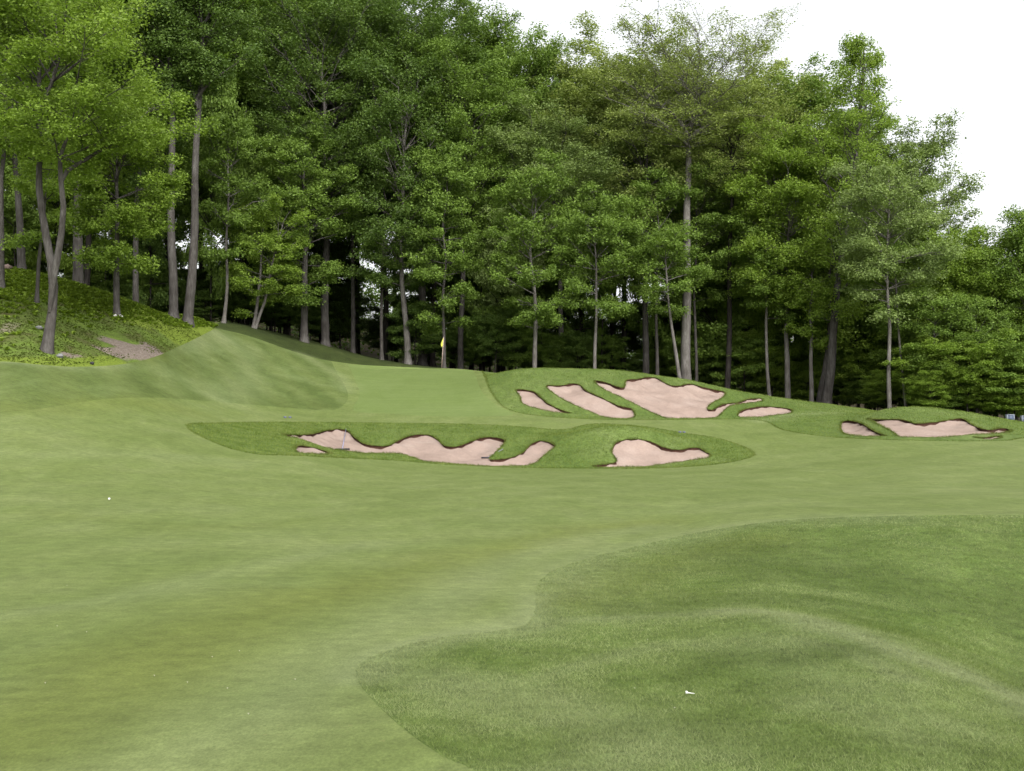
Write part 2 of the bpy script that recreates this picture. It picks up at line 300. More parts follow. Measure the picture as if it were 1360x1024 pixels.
def plain(name, c, rough=.5, spec=.4):
    m, t = nt(name); k = N(t); P = k.n('ShaderNodeTexCoord').outputs['Object']
    g = k.maprange(k.noise(P, 18, 3, .6), .3, .7, .85, 1.12)
    finish(t, k, k.mix(1, c, k.n('ShaderNodeCombineColor', ins={0: g, 1: g, 2: g}).outputs[0], 'MULTIPLY'), rough, None, spec=spec); return m

# ------------------------------------------------------------------ mesh helpers
def mesh_from(name, v, f, mat, smooth=False, uniform=None):
    """v (n,3) array, f (m,k) array of one polygon size, or list of arrays"""
    me = bpy.data.meshes.new(name)
    v = np.asarray(v, np.float32)
    fs = f if isinstance(f, list) else [f]
    fs = [np.asarray(a, np.int32) for a in fs if len(a)]
    tot = sum(a.size for a in fs); npoly = sum(len(a) for a in fs)
    me.vertices.add(len(v)); me.vertices.foreach_set('co', v.ravel())
    me.loops.add(tot); me.loops.foreach_set('vertex_index', np.concatenate([a.ravel() for a in fs]))
    sizes = np.concatenate([np.full(len(a), a.shape[1], np.int32) for a in fs])
    st = np.concatenate([[0], np.cumsum(sizes)[:-1]]).astype(np.int32)
    me.polygons.add(npoly); me.polygons.foreach_set('loop_start', st)
    if smooth: me.polygons.foreach_set('use_smooth', np.ones(npoly, bool))
    me.update(calc_edges=True); me.validate()
    if mat: me.materials.append(mat)
    return me
def obj(name, me, parent=None, loc=None, **props):
    o = bpy.data.objects.new(name, me); COL.objects.link(o)
    if parent: o.parent = parent
    if loc is not None: o.location = loc
    for a, b in props.items(): o[a] = b
    return o
class MB:
    def __init__(s): s.v = []; s.q = []; s.t = []; s.n = 0
    def add(s, v, q=None, t=None):
        v = np.asarray(v, float)
        if q is not None and len(q): s.q.append(np.asarray(q) + s.n)
        if t is not None and len(t): s.t.append(np.asarray(t) + s.n)
        s.v.append(v); s.n += len(v)
    def tube(s, pts, rad, sides=7, cap=False):
        P = np.asarray(pts, float); n = len(P); rad = np.asarray(rad, float)
        T = np.gradient(P, axis=0); T /= (np.linalg.norm(T, axis=1)[:, None] + 1e-9)
        ref = np.array([1., 0, 0]) if abs(T[0][0]) < .8 else np.array([0, 1., 0])
        A = np.cross(T, ref); A /= np.linalg.norm(A, axis=1)[:, None] + 1e-9; B = np.cross(T, A)
        an = np.arange(sides)/sides*2*np.pi
        V = P[:, None] + rad[:, None, None]*(A[:, None]*np.cos(an)[None, :, None] + B[:, None]*np.sin(an)[None, :, None])
        i = np.arange(n-1)[:, None]*sides; j = np.arange(sides)[None]; j2 = (j+1) % sides
        q = np.stack([i+j, i+j2, i+sides+j2, i+sides+j], -1).reshape(-1, 4)
        t = None
        V = V.reshape(-1, 3)
        if cap:
            c0 = len(V); V = np.vstack([V, P[:1], P[-1:]]); jj = np.arange(sides)
            t = np.vstack([np.stack([jj, np.full(sides, c0), (jj+1) % sides], -1), np.stack([(n-1)*sides+jj, (n-1)*sides+(jj+1) % sides, np.full(sides, c0+1)], -1)])
        s.add(V, q, t)
    def box(s, c, h, rz=0, rx=0):
        c = np.array(c, float); v = np.array([[x, y, z] for x in (-1, 1) for y in (-1, 1) for z in (-1, 1)], float)*np.array(h)
        a, b = math.cos(rx), math.sin(rx); v = v @ np.array([[1, 0, 0], [0, a, b], [0, -b, a]])
        a, b = math.cos(rz), math.sin(rz); v = v @ np.array([[a, b, 0], [-b, a, 0], [0, 0, 1]])
        s.add(v + c, [[0, 1, 3, 2], [4, 6, 7, 5], [0, 4, 5, 1], [2, 3, 7, 6], [0, 2, 6, 4], [1, 5, 7, 3]])
    def blob(s, c, r, seed=0, jit=.12, nu=10, nv=7):
        rs = np.random.RandomState(seed); V = []; jit = jit*(2 if seed else 0)
        for i in range(1, nv):
            for j in range(nu):
                a, b = math.pi*i/nv, 2*math.pi*j/nu
                k = 1 + jit*rs.uniform(-1, 1)
                V.append([r[0]*k*math.sin(a)*math.cos(b), r[1]*k*math.sin(a)*math.sin(b), r[2]*k*math.cos(a)])
        V += [[0, 0, r[2]], [0, 0, -r[2]]]; q = []; t = []
        for i in range(nv-2):
            for j in range(nu): q.append([i*nu+j, (i+1)*nu+j, (i+1)*nu+(j+1) % nu, i*nu+(j+1) % nu])
        N1 = len(V)-2
        for j in range(nu): t.append([N1, j, (j+1) % nu]); t.append([N1+1, (nv-2)*nu+(j+1) % nu, (nv-2)*nu+j])
        s.add(np.array(V)+np.array(c), q, t)
    def mesh(s, name, mat, smooth=True):
        fs = []
        if s.q: fs.append(np.concatenate(s.q))
        if s.t: fs.append(np.concatenate(s.t))
        return mesh_from(name, np.concatenate(s.v), fs, mat, smooth)

# ------------------------------------------------------------------ ground sheets
rs = np.random.RandomState(3)
pts = []
def fan(y0, y1, dy, dpx, p0, p1):
    Y = y0
    while Y < y1:
        step = dy(Y) if callable(dy) else dy
        px = np.arange(p0, p1, dpx) + rs.uniform(0, dpx)
        x = (px-CX)/F*Y; pts.append(np.stack([x, Y + rs.uniform(-.2, .2, len(x))*step], 1)); Y += step
fan(3.2, 44, lambda Y: Y*.022, 14, -60, 1420)
fan(44, 72, .3, 8, -60, 1440)
fan(72, 100, .9, 14, -60, 1440)
fan(3.2, 100, lambda Y: Y*.04, 60, -1400, -60)
fan(3.2, 100, lambda Y: Y*.04, 60, 1440, 2700)
for Y in list(range(100, 200, 8)) + [220, 260, 320, 400, 520, 700]:
    x = np.linspace(-Y*1.6, Y*1.6, 40); pts.append(np.stack([x, np.full(40, Y) + rs.uniform(-1, 1, 40)], 1))
gx, gy = np.meshgrid(np.arange(-60, 61, 2.), np.arange(-60, 3, 2.)); pts.append(np.stack([gx.ravel()+.01*gy.ravel(), gy.ravel()], 1))
pts.append(np.array([(-1500, -300), (1500, -300), (1500, 1800), (-1500, 1800), (-1500, 400), (1500, 400), (0, 1800), (0, -300.)]))
pts = np.vstack(pts)
# drop grid points that sit on top of an outline
keep = np.ones(len(pts), bool)
for p in bpoly:
    bb = (pts[:, 0] > p[:, 0].min()-1) & (pts[:, 0] < p[:, 0].max()+1) & (pts[:, 1] > p[:, 1].min()-1) & (pts[:, 1] < p[:, 1].max()+1)
    i = np.where(bb & keep)[0]
    keep[i[dist_line(p, pts[i, 0], pts[i, 1]) < .07]] = False
pts = pts[keep]
allv = [Vector(p) for p in pts]; edges = []
for p in bpoly + [r for _, r in REG]:
    b = len(allv); allv += [Vector(q) for q in p]; edges += [(b+i, b+(i+1) % len(p)) for i in range(len(p))]
ov, oe, of, _, _, _ = delaunay_2d_cdt(allv, edges, [], 0, 1e-5)
V2 = np.array([(v.x, v.y) for v in ov]); FT = np.array([f for f in of if len(f) == 3])
cen = V2[FT].mean(1)
reg = np.full(len(FT), -1)
inb = np.zeros(len(FT), bool)
for p in bpoly: inb |= inside(p, cen[:, 0], cen[:, 1])
names = ['fairway', 'rough', 'rough_painted_shade', 'hillside', 'woodland_floor', 'putting_green', 'semi_rough']
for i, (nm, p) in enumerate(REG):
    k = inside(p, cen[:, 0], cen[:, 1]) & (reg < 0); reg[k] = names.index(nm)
reg[reg < 0] = 0
ZV = height(V2[:, 0], V2[:, 1])
# tone: R dry, G pale, B darker green (on the hillside: R bare soil, G bright moss)
tone = np.zeros((len(V2), 4), np.float32); tone[:, 3] = 1
BANDS = []
def band(ch, pixpts, w, amp, only=None, closed=False):
    c = np.array([hit(a, b) for a, b in smooth_poly(pixpts, closed, 25)]) if len(pixpts) > 1 else np.array([hit(*pixpts[0])]*2)
    BANDS.append((ch, c, w, amp))
def tone_at(x, y):
    o = np.zeros((len(x), 4), np.float32); o[:, 3] = 1
    for ch, c, w, amp in BANDS:
        d = dist_line(c, x, y, False); wob = 1+.35*np.sin(x*2.1+y*1.3+np.sin(y*2.7))*np.sin(y*1.1-x*.7)
        o[:, ch] = np.maximum(o[:, ch], amp*np.exp(-(d/(w*wob))**2))
    return o
band(0, [(-60,1000),(120,930),(260,850),(400,800),(520,768),(640,738),(760,708),(860,695)], .75, .75)
band(0, [(60,680),(260,700),(420,690)], .5, .2)
band(0, [(-50,545),(60,541),(150,533),(250,545)], .9, .45)
band(1, [(200,1030),(330,960),(480,850),(590,800),(650,760),(740,725),(860,700)], .55, .45)
band(1, [(-100,830),(120,800),(300,760),(500,720)], .35, .3)
band(1, [(-100,600),(200,605),(300,612)], .8, .25)
band(1, [(600,838),(760,824),(900,817),(1040,813)], .22, .55)  # left part of the near ridge crest, painted pale as if lit
band(1, [(960,812),(1040,815),(1120,838),(1200,868),(1290,900),(1400,950)], .30, .95)  # lit crest of the near ridge painted into the turf tone
band(1, [(1060,850),(1130,866),(1200,900)], .2, .6)
band(1, [(470,900),(500,870),(590,846),(700,828),(715,790)], .35, .75)
band(1, [(715,790),(780,742),(860,722),(950,703),(1060,690),(1200,687)], .7, .45)
band(1, [(700,905),(860,860),(960,858)], .16, .35)
band(1, [(1080,930),(1150,945),(1220,985)], .2, .4)
band(1, [(700,960),(620,940),(520,900)], .15, .3)
band(1, [(560,900),(700,930),(850,990),(700,1060)], .45, .5)
band(1, [(1000,850),(1100,900),(1250,960)], .35, .35)
band(0, [(740,800),(820,775),(900,745),(1000,715)], .8, .45)
band(2, [(820,806),(960,801),(1050,800),(1130,820),(1210,846),(1300,880),(1400,920)], .4, .5)  # darker green along the hollow behind the near ridge
band(2, [(900,905),(990,870),(1060,880),(1120,860)], .22, .55)
band(2, [(1000,735),(1080,760),(1180,775),(1300,800),(1400,830)], 1.1, .55)
band(2, [(860,810),(1000,795),(1080,795)], .5, .5)
band(2, [(760,985),(900,960),(1000,990),(1300,1000)], .22, .3)
band(2, [(360,500),(400,510),(430,530),(440,540)], .9, .35)
band(1, [(300,450),(330,470),(330,510),(290,530)], 1.0, .4)
band(1, [(400,470),(430,487),(455,500),(460,520)], .6, .5)
band(1, [(1010,560),(1060,550),(1110,548)], .6, .5)
band(0, [(150,468),(180,466),(205,464)], .8, .9)
band(0, [(95,473),(125,480)], .6, 1.0)
band(0, [(150,455),(170,458)], .8, .8)
band(0, [(268,448),(280,443)], .6, .9)
band(0, [(5,440),(20,430)], .7, .45)
band(1, [(-80,476),(20,479),(100,482),(150,478)], .6, 1.0)
band(1, [(60,380),(120,400),(200,425),(280,440)], 2.5, .8)
tone = tone_at(V2[:, 0], V2[:, 1])
for i, nm in enumerate(names):
    sel = (reg == i) & ~inb; f = FT[sel]
    if not len(f): continue
    u, inv = np.unique(f, return_inverse=True); f2 = inv.reshape(-1, 3)
    a = V2[u][f2]; cr = (a[:, 1, 0]-a[:, 0, 0])*(a[:, 2, 1]-a[:, 0, 1])-(a[:, 1, 1]-a[:, 0, 1])*(a[:, 2, 0]-a[:, 0, 0])
    f2[cr < 0] = f2[cr < 0][:, ::-1]
    me = mesh_from(nm, np.column_stack([V2[u], ZV[u]]), f2, MAT[nm], True)
    if len(me.vertices) == len(u):
        at_ = me.attributes.new('tone', 'FLOAT_COLOR', 'POINT'); at_.data.foreach_set('color', tone[u].ravel())
    o = obj(nm, me, kind='structure')
print('ground', len(FT), round(time.time()-T0, 1))

# ------------------------------------------------------------------ bunkers
def edge_var(x, y): return .85+.55*np.sin(x*1.7+2*np.sin(y*1.1))*np.sin(y*2.3+x*.6+1)+.22*np.sin(x*7+y*5)
for bi, ((lab, _), p) in enumerate(zip(BUNK, bpoly)):
    small = bi in (1, 9)
    g = .16
    xs = np.arange(p[:, 0].min(), p[:, 0].max(), g); ys = np.arange(p[:, 1].min(), p[:, 1].max(), g)
    X, Y = np.meshgrid(xs, ys); X = X.ravel()+rs.uniform(-.03, .03, X.size); Y = Y.ravel()+rs.uniform(-.03, .03, Y.size)
    k = inside(p, X, Y); X, Y = X[k], Y[k]; k = dist_line(p, X, Y) > .06; X, Y = X[k], Y[k]
    cenp = p.mean(0)
    ring = p.copy()
    nx = np.roll(p, -1, 0) - np.roll(p, 1, 0); nrm = np.stack([-nx[:, 1], nx[:, 0]], 1); nrm /= np.linalg.norm(nrm, axis=1)[:, None]+1e-9
    area = .5*np.sum(p[:, 0]*np.roll(p[:, 1], -1)-np.roll(p[:, 0], -1)*p[:, 1])
    if area < 0: nrm = -nrm                # inward
    vs = [Vector(q) for q in ring] + [Vector(q) for q in zip(X, Y)]
    o2, _, f2, _, _, _ = delaunay_2d_cdt(vs, [(i, (i+1) % len(p)) for i in range(len(p))], [], 1, 1e-6)
    v2 = np.array([(q.x, q.y) for q in o2]); f2 = np.array([q for q in f2 if len(q) == 3])
    d = dist_line(p, v2[:, 0], v2[:, 1])
    drop = .08 if small else .11
    bowl = (.02 if small else .22)*(1-np.exp(-(d/.9)**2))
    rip = .02*np.sin(v2[:, 0]*1.3+2*np.sin(v2[:, 1]*.9))*np.clip(d/.2, 0, 1)
    z = height(v2[:, 0], v2[:, 1]) - drop*edge_var(v2[:, 0], v2[:, 1]) - bowl + rip
    a = v2[f2]; cr = (a[:, 1, 0]-a[:, 0, 0])*(a[:, 2, 1]-a[:, 0, 1])-(a[:, 1, 1]-a[:, 0, 1])*(a[:, 2, 0]-a[:, 0, 0])
    f2[cr < 0] = f2[cr < 0][:, ::-1]
    root = obj('sand_bunker', mesh_from('sand_bunker', np.column_stack([v2, z]), f2, MAT['sand'], True), label=lab, category='sand bunker', group='sand bunkers around the green')
    # turf lip: a cut soil face leaning under the grass
    n = len(p); kk = np.arange(n)
    zt = height(p[:, 0], p[:, 1])
    dv = drop*edge_var(p[:, 0], p[:, 1])
    out = p - nrm*.0
    mid = p - nrm*(.03+.015*np.sin(kk*2.3))[:, None]
    # the soil face starts at the turf edge and undercuts a little, then meets the sand
    prof = [(out, zt+.004), (p - nrm*.02, zt-.3*dv), (mid, zt-dv*.6), (p + nrm*(.02+.05*np.clip(.5-dv/drop*.5, 0, 1))[:, None], zt-dv-.03)]
    V = np.concatenate([np.column_stack([a_, z_]) for a_, z_ in prof]); q = []
    for r_ in range(3):
        for i in range(n):
            j = (i+1) % n; q.append([r_*n+i, r_*n+j, (r_+1)*n+j, (r_+1)*n+i])
    obj('soil_lip', mesh_from('soil_lip', V, np.array(q), MAT['soil'], True), root)

# ------------------------------------------------------------------ blades
def blades(name, xy, h, w, lean, mat, seed, label=None, z0=None):
    r = np.random.RandomState(seed); n = len(xy)
    z = height(xy[:, 0], xy[:, 1]) if z0 is None else z0
    an = r.uniform(0, 2*np.pi, n); dx, dy = np.cos(an), np.sin(an)
    la = r.uniform(0, 2*np.pi, n); ll = lean*h*r.uniform(.2, 1.3, n)
    b = np.column_stack([xy, z-.005])
    v0 = b + np.column_stack([dx*w/2, dy*w/2, 0*z]); v1 = b - np.column_stack([dx*w/2, dy*w/2, 0*z])
    tip = b + np.column_stack([np.cos(la)*ll, np.sin(la)*ll, h])
    V = np.stack([v0, v1, tip], 1).reshape(-1, 3); f = np.arange(3*n).reshape(-1, 3)
    me = mesh_from(name, V, f, mat)
    if name.startswith('near') and len(me.vertices) == 3*n:
        tc = np.repeat(tone_at(xy[:, 0], xy[:, 1]), 3, 0); me.attributes.new('tone', 'FLOAT_COLOR', 'POINT').data.foreach_set('color', tc.ravel())
    o = obj(name, me, kind='stuff')
    if label: o['label'] = label
    return o
def blade_mat(name, a, b, c):
    m, t = nt(name); k = N(t); r = k.n('ShaderNodeNewGeometry').outputs['Random Per Island']
    P = k.n('ShaderNodeTexCoord').outputs['Object']
    f = k.math('ADD', k.math('MULTIPLY', r, .6), k.math('MULTIPLY', k.maprange(k.noise(P, 1.1, 5, .7), .36, .64), .6))
    col = k.ramp(f, [(.1, a), (.5, b), (.9, c)])
    sep = k.n('ShaderNodeSeparateColor', ins={0: k.n('ShaderNodeAttribute', attribute_name='tone').outputs['Color']})
    col = k.mix(k.math('MULTIPLY', sep.outputs[0], .7), col, (.150, .165, .040))
    col = k.mix(k.math('MULTIPLY', sep.outputs[1], .85), col, (.225, .255, .125))
    col = k.mix(k.math('MULTIPLY', sep.outputs[2], .8), col, (.062, .098, .018))
    d = k.n('ShaderNodeBsdfDiffuse', ins={'Color': col}); tl = k.n('ShaderNodeBsdfTranslucent', ins={'Color': col})
    mx = k.n('ShaderNodeMixShader', ins={0: .35, 1: d.outputs[0], 2: tl.outputs[0]})
    o = k.n('ShaderNodeOutputMaterial'); t.links.new(mx.outputs[0], o.inputs[0]); return m
BG = blade_mat('rough_blades', (0.0742, 0.1166, 0.0200), (0.1272, 0.1782, 0.0340), (0.1961, 0.2430, 0.0700))
BN = blade_mat('near_rough_blades', (0.0949, 0.1415, 0.0318), (0.1695, 0.2204, 0.0657), (0.2655, 0.3132, 0.1325))
BH = blade_mat('lip_blades', (.055, .085, .016), (.10, .135, .027), (.16, .185, .055))
def scatter_poly(poly, n, rs, ylim=None, pxlim=(-80, 1440), weight=None):
    out = []; tot = 0
    x0, x1, y0, y1 = poly[:, 0].min(), poly[:, 0].max(), poly[:, 1].min(), poly[:, 1].max()
    if ylim: y0, y1 = max(y0, ylim[0]), min(y1, ylim[1])
    x0, x1 = max(x0, (pxlim[0]-CX)/F*y1), min(x1, (pxlim[1]-CX)/F*y1)
    while tot < n:
        X = rs.uniform(x0, x1, n*2); Y = rs.uniform(y0, y1, n*2)
        px = CX+F*X/np.maximum(Y, .5); k = (px > pxlim[0]) & (px < pxlim[1])
        if weight is not None: k &= rs.uniform(0, 1, len(X)) < weight(X, Y)
        X, Y = X[k], Y[k]; k = inside(poly, X, Y); X, Y = X[k], Y[k]
        for p in bpoly:
            if len(X) == 0: break
            k = ~inside(p, X, Y); X, Y = X[k], Y[k]
        out.append(np.stack([X, Y], 1)); tot += len(X)
    return np.vstack(out)[:n]
r1 = np.random.RandomState(11)
xy = np.vstack([scatter_poly(front_rough, 70000, r1), scatter_poly(back_rough, 80000, r1, (50, 76))])
n = len(xy)
cl = .5+.5*np.sin(xy[:, 0]*2.3+np.sin(xy[:, 1]*3.1)*2)*np.sin(xy[:, 1]*2.9+np.sin(xy[:, 0]*1.7)*2)
blades('long_rough_grass', xy, r1.uniform(.02, .055, n)*(1+.7*cl), r1.uniform(.012, .03, n), .6, BG, 1)
xy = scatter_poly(near_rough, 330000, r1, (4.2, 19.5), weight=lambda X, Y: np.clip((5.5/np.maximum(Y, 4.5))**2, 0, 1))
n = len(xy); dd = xy[:, 1]
blades('near_rough_grass', xy, r1.uniform(.010, .026, n), r1.uniform(.0025, .005, n)*np.clip(dd/6, 1, 3), 1.3, BN, 2)
BF = blade_mat('fairway_blades', (.094, .126, .034), (.127, .158, .048), (.168, .196, .078))
def out_w(X, Y):
    return np.clip((5.2/np.maximum(Y, 4.4))**2.4, 0, 1)*(~inside(near_rough, X, Y))
box = np.array([at(-60, 4.3), at(-60, 13), at(900, 13), at(760, 4.3)])
xy = scatter_poly(box, 240000, r1, (4.3, 13), (-60, 900), out_w); n = len(xy)
blades('near_fairway_grass', xy, r1.uniform(.003, .009, n), r1.uniform(.0018, .0032, n)*np.clip(xy[:, 1]/6, 1, 2.5), 2.0, BF, 8)
# shaggy grass hanging over the bunker edges
xs_ = []
for bi, p in enumerate(bpoly):
    L = np.linalg.norm(np.roll(p, -1, 0)-p, axis=1)
    for i in range(len(p)):
        k = int(L[i]*230); t = r1.uniform(0, 1, k)[:, None]
        xs_.append(p[i]*(1-t)+np.roll(p, -1, 0)[i]*t + r1.normal(0, .022, (k, 2)))
xy = np.vstack(xs_); n = len(xy)
blades('bunker_edge_grass', xy, r1.uniform(.03, .10, n)*(.35+1.0*np.abs(np.sin(xy[:, 0]*1.9+np.sin(xy[:, 1]*2.3)*2))), r1.uniform(.008, .018, n), 1.6, BH, 4)
# rim of uncut grass round the rough islands
xs_ = []
for p in (front_rough, back_rough[:-7]):
    L = np.linalg.norm(np.diff(p, axis=0), axis=1)
    for i in range(len(p)-1):
        k = int(L[i]*120); t = r1.uniform(0, 1, k)[:, None]; xs_.append(p[i]*(1-t)+p[i+1]*t + r1.normal(0, .05, (k, 2)))
xy = np.vstack(xs_)
k = np.ones(len(xy), bool)
for p in bpoly: k &= ~inside(p, xy[:, 0], xy[:, 1])
xy = xy[k]; n = len(xy)
blades('mowing_edge_grass', xy, r1.uniform(.03, .07, n), r1.uniform(.01, .022, n), .5, BH, 5)

# weeds and ferns on the hillside
def tufts(name, xy, hmin, hmax, nl, mat, seed, wid=.22):
    r = np.random.RandomState(seed); n = len(xy); z = height(xy[:, 0], xy[:, 1])
    h = r.uniform(hmin, hmax, n)
    c = np.repeat(np.column_stack([xy, z]), nl, 0); hh = np.repeat(h, nl); m = len(c)
    an = r.uniform(0, 2*np.pi, m); d = np.column_stack([np.cos(an), np.sin(an), 0*an]); s = np.column_stack([-np.sin(an), np.cos(an), 0*an])
    out = hh*r.uniform(.35, 1.0, m); up = hh*r.uniform(.5, 1.1, m); w = hh*wid*r.uniform(.6, 1.3, m)
    b = c + d*(out*.1)[:, None]; mid = c + d*(out*.55)[:, None]; mid[:, 2] += up*.62; tip = c + d*out[:, None]; tip[:, 2] += up*.5
    V = np.stack([b, mid-s*w[:, None], tip, mid+s*w[:, None]], 1).reshape(-1, 3)
    f = np.arange(4*m).reshape(-1, 4)
    return obj(name, mesh_from(name, V, f, mat), kind='stuff')
FERN = leaf_mat('fern_leaf', ((.125, .185, .020), (.185, .265, .030), (.26, .35, .05)), .4)
WEED = leaf_mat('weed_leaf', ((.085, .11, .022), (.125, .165, .03), (.175, .215, .05)), .3)
def wf(X, Y):
    px = CX+F*X/Y; up = np.clip((Y - (47 + px*.05))/6, 0, 1)
    cl = .5+.5*np.sin(X*1.1+2*np.sin(Y*.5))*np.sin(Y*.9+np.sin(X*.8)*1.5)
    return np.clip(up*1.1*(.35+.65*cl) + .03, 0, 1)
xy = scatter_poly(hillside, 8500, r1, (38, 74), (-60, 300), wf)
tufts('fern_undergrowth', xy, .09, .30, 11, FERN, 6)
def wd(X, Y):
    cl = .5+.5*np.sin(X*1.9+2*np.sin(Y*.9))*np.sin(Y*1.4+np.sin(X*1.3)*1.5)
    px = CX+F*X/Y
    bare = np.exp(-(((px-178)/45)**2+((Y-51.5)/1.6)**2))
    return np.clip(.15+.85*cl-1.2*bare, 0, 1)
xy = scatter_poly(hillside, 16000, r1, (37, 66), (-60, 300), wd)
tufts('weed_undergrowth', xy, .025, .075, 6, WEED, 7, .3)
print('grass', round(time.time()-T0, 1))

# ------------------------------------------------------------------ trees
def grow(stems, z_lo, z_hi, hw, seed, nb=42, style='maple', leaf=.17, per=75, rc=.6, dens=1.0, mat=LEAF[1], bmat=BARK[0], fine=1.0, asym=(0, 0), sub=4, rt=.055):
    """stems: list of (points (n,3), radii). Returns trunk mesh, crown mesh"""
    r = np.random.RandomState(seed)
    per, leaf, rc = per*1.75, leaf*.95, rc*1.06
    tb = MB()
    for si, (P, R) in enumerate(stems):
        P = np.asarray(P, float); R = np.asarray(R, float)
        if si == 0:
            d0 = P[0].copy(); fl = np.vstack([P[0]+(0, 0, -.35), P[0]+(0, 0, .05), P[0]+(P[1]-P[0])*min(.5, .5/max(np.linalg.norm(P[1]-P[0]), .1))])
            P2 = np.vstack([fl, P[1:]]); R2 = np.concatenate([[R[0]*1.7, R[0]*1.35, R[0]*1.02], R[1:]])
        else:
            P2 = np.vstack([P[0]+(P[0]-P[1])/np.linalg.norm(P[0]-P[1])*.25+(0, 0, -.35), P]); R2 = np.concatenate([[R[0]*.45], [R[0]*.85], R[1:]])
        # refine and wobble
        m = max(8, int(np.sum(np.linalg.norm(np.diff(P2, axis=0), axis=1))/.9))
        cum = np.concatenate([[0], np.cumsum(np.linalg.norm(np.diff(P2, axis=0), axis=1))]); tt = np.linspace(0, cum[-1], m)
        if si == 0: tt = np.unique(np.concatenate([tt, cum[:3]]))
        Q = np.stack([np.interp(tt, cum, P2[:, i]) for i in range(3)], 1); RR = np.interp(tt, cum, R2)
        ph = r.uniform(0, 6, 4); amp = .02+.35*np.min(RR.max())
        Q[:, 0] += amp*.35*np.sin(tt*.5+ph[0])*np.clip(tt/3, 0, 1); Q[:, 1] += amp*.5*np.sin(tt*.43+ph[1])*np.clip(tt/3, 0, 1)
        tb.tube(Q, RR*(1+.05*np.sin(tt*3.1+ph[2])), 9)
        stems[si] = (Q, RR)
    SP = np.concatenate([s[0] for s in stems]); SR = np.concatenate([s[1] for s in stems])
    ok = np.where((SP[:, 2] >= z_lo-.2))[0]
    if len(ok) == 0: ok = np.arange(len(SP))[-3:]
    C = []; CR = []; CF = []
    ga = r.uniform(0, 6.28)
    for b in range(nb):
        t = (b+.5)/nb
        zt = z_lo + (z_hi-z_lo)*(t**.9)
        # start somewhat below where the foliage is carried
        if style in ('maple', 'oak'): zs = zt - (z_hi-z_lo)*.10*(1 if t > .2 else .3)
        else: zs = zt
        cand = ok[np.argsort(np.abs(SP[ok, 2]-zs)+r.uniform(0, .8, len(ok)))[:2]]; i0 = cand[r.randint(len(cand))]
        p0 = SP[i0]; ga += 2.399+r.uniform(-.4, .4)
        if style == 'maple': prof = max(.12, math.sin(math.pi*(.10+.80*t)))**.75; el = math.radians(14+46*t+r.uniform(-20, 20))
        elif style == 'oak': prof = max(.2, math.sin(math.pi*(.15+.66*t)))**.6; el = math.radians(15+45*t+r.uniform(-15, 15))
        elif style == 'beech': prof = max(.16, math.sin(math.pi*(.20+.74*t)))**.8*(.75+.25*min(1, t*4)); el = math.radians(10+36*t+r.uniform(-20, 20))
        else: prof = max(.15, (1-t)**.9+.08); el = math.radians(25+30*t+r.uniform(-10, 10))
        w = hw(t) if callable(hw) else hw
        L = w*prof*r.uniform(.72, 1.12)/max(.45, math.cos(el)); L = min(L, w*1.5)
        dx, dy = math.cos(ga), math.sin(ga)
        L *= 1+asym[0]*dx+asym[1]*dy
        k = 6; ss = np.linspace(0, 1, k)
        droop = -.10 if style == 'beech' else .0
        B = np.stack([p0[0]+dx*L*ss*math.cos(el), p0[1]+dy*L*ss*math.cos(el), p0[2]+L*(ss*math.sin(el)+(.12+droop)*ss**2*(1 if style != 'oak' else 1.6))], 1)
        B[1:] += r.normal(0, .035*L, (k-1, 3))*ss[1:, None]
        rb = min(SR[i0]*.5, .009+.011*L)
        tb.tube(B, rb*(1-ss*.8)+.006, 5)
        def clump(p, s):
            C.append(p); CR.append(s); CF.append(r.uniform(.7, 1.2))
        clump(B[-1], rc*r.uniform(.7, 1.1))
        ns = max(2, int(sub*(L/3.0)**.7+r.uniform(0, 1.3)))
        for j in range(ns):
            f = r.uniform(.18, .97); q = B[0]+(B[-1]-B[0])*f; q = np.array([np.interp(f, ss, B[:, a]) for a in range(3)])
            aa = ga+r.choice([-1, 1])*r.uniform(.4, 1.25); l2 = L*r.uniform(.22, .48)*(1.15-.4*f)+.3
            e2 = el*.6+math.radians(r.uniform(-12, 28))
            k2 = 4; s2 = np.linspace(0, 1, k2)
            D = np.stack([q[0]+math.cos(aa)*math.cos(e2)*l2*s2, q[1]+math.sin(aa)*math.cos(e2)*l2*s2, q[2]+l2*math.sin(e2)*s2], 1); D[1:] += r.normal(0, .05*l2, (k2-1, 3))
            tb.tube(D, (rb*.42)*(1-s2*.75)+.004, 4)
            clump(D[-1], rc*r.uniform(.75, 1.15)); clump(D[2], rc*r.uniform(.6, .95))
            if r.uniform() < .5: clump(D[-1]+r.normal(0, .45*rc, 3)*(1.4, 1.4, .8), rc*r.uniform(.5, .9))
            # twigs
            if fine:
                for _ in range(2):
                    tw = D[r.randint(1, 4)]; e = tw+r.normal(0, 1, 3)*(.5, .5, .3)*rc*1.3; tb.tube(np.stack([tw, (tw+e)/2+(0, 0, .05), e]), np.array([.012, .009, .004]), 3)
    C = np.array(C); CR = np.array(CR); 
    flat = {'beech': .64, 'maple': .74, 'oak': .72, 'pole': .6}[style]
    cnt = np.maximum(4, (per*dens*(CR/rc)**1.6*r.uniform(.5, 1.4, len(C)))).astype(int)
    c = np.repeat(C, cnt, 0); cr = np.repeat(CR, cnt); m = len(c)
    u = r.normal(0, 1, (m, 3)); u /= np.linalg.norm(u, axis=1)[:, None]; rad = r.uniform(0, 1, m)**.45
    pos = u*rad[:, None]*cr[:, None]*(1, 1, flat)*1.15
    # sprays: pull leaves a little to a few rays so the edge is ragged
    an = np.arctan2(pos[:, 1], pos[:, 0]); pos[:, :2] *= (1+.35*np.sin(an*5+c[:, 0]*7)[:, None])
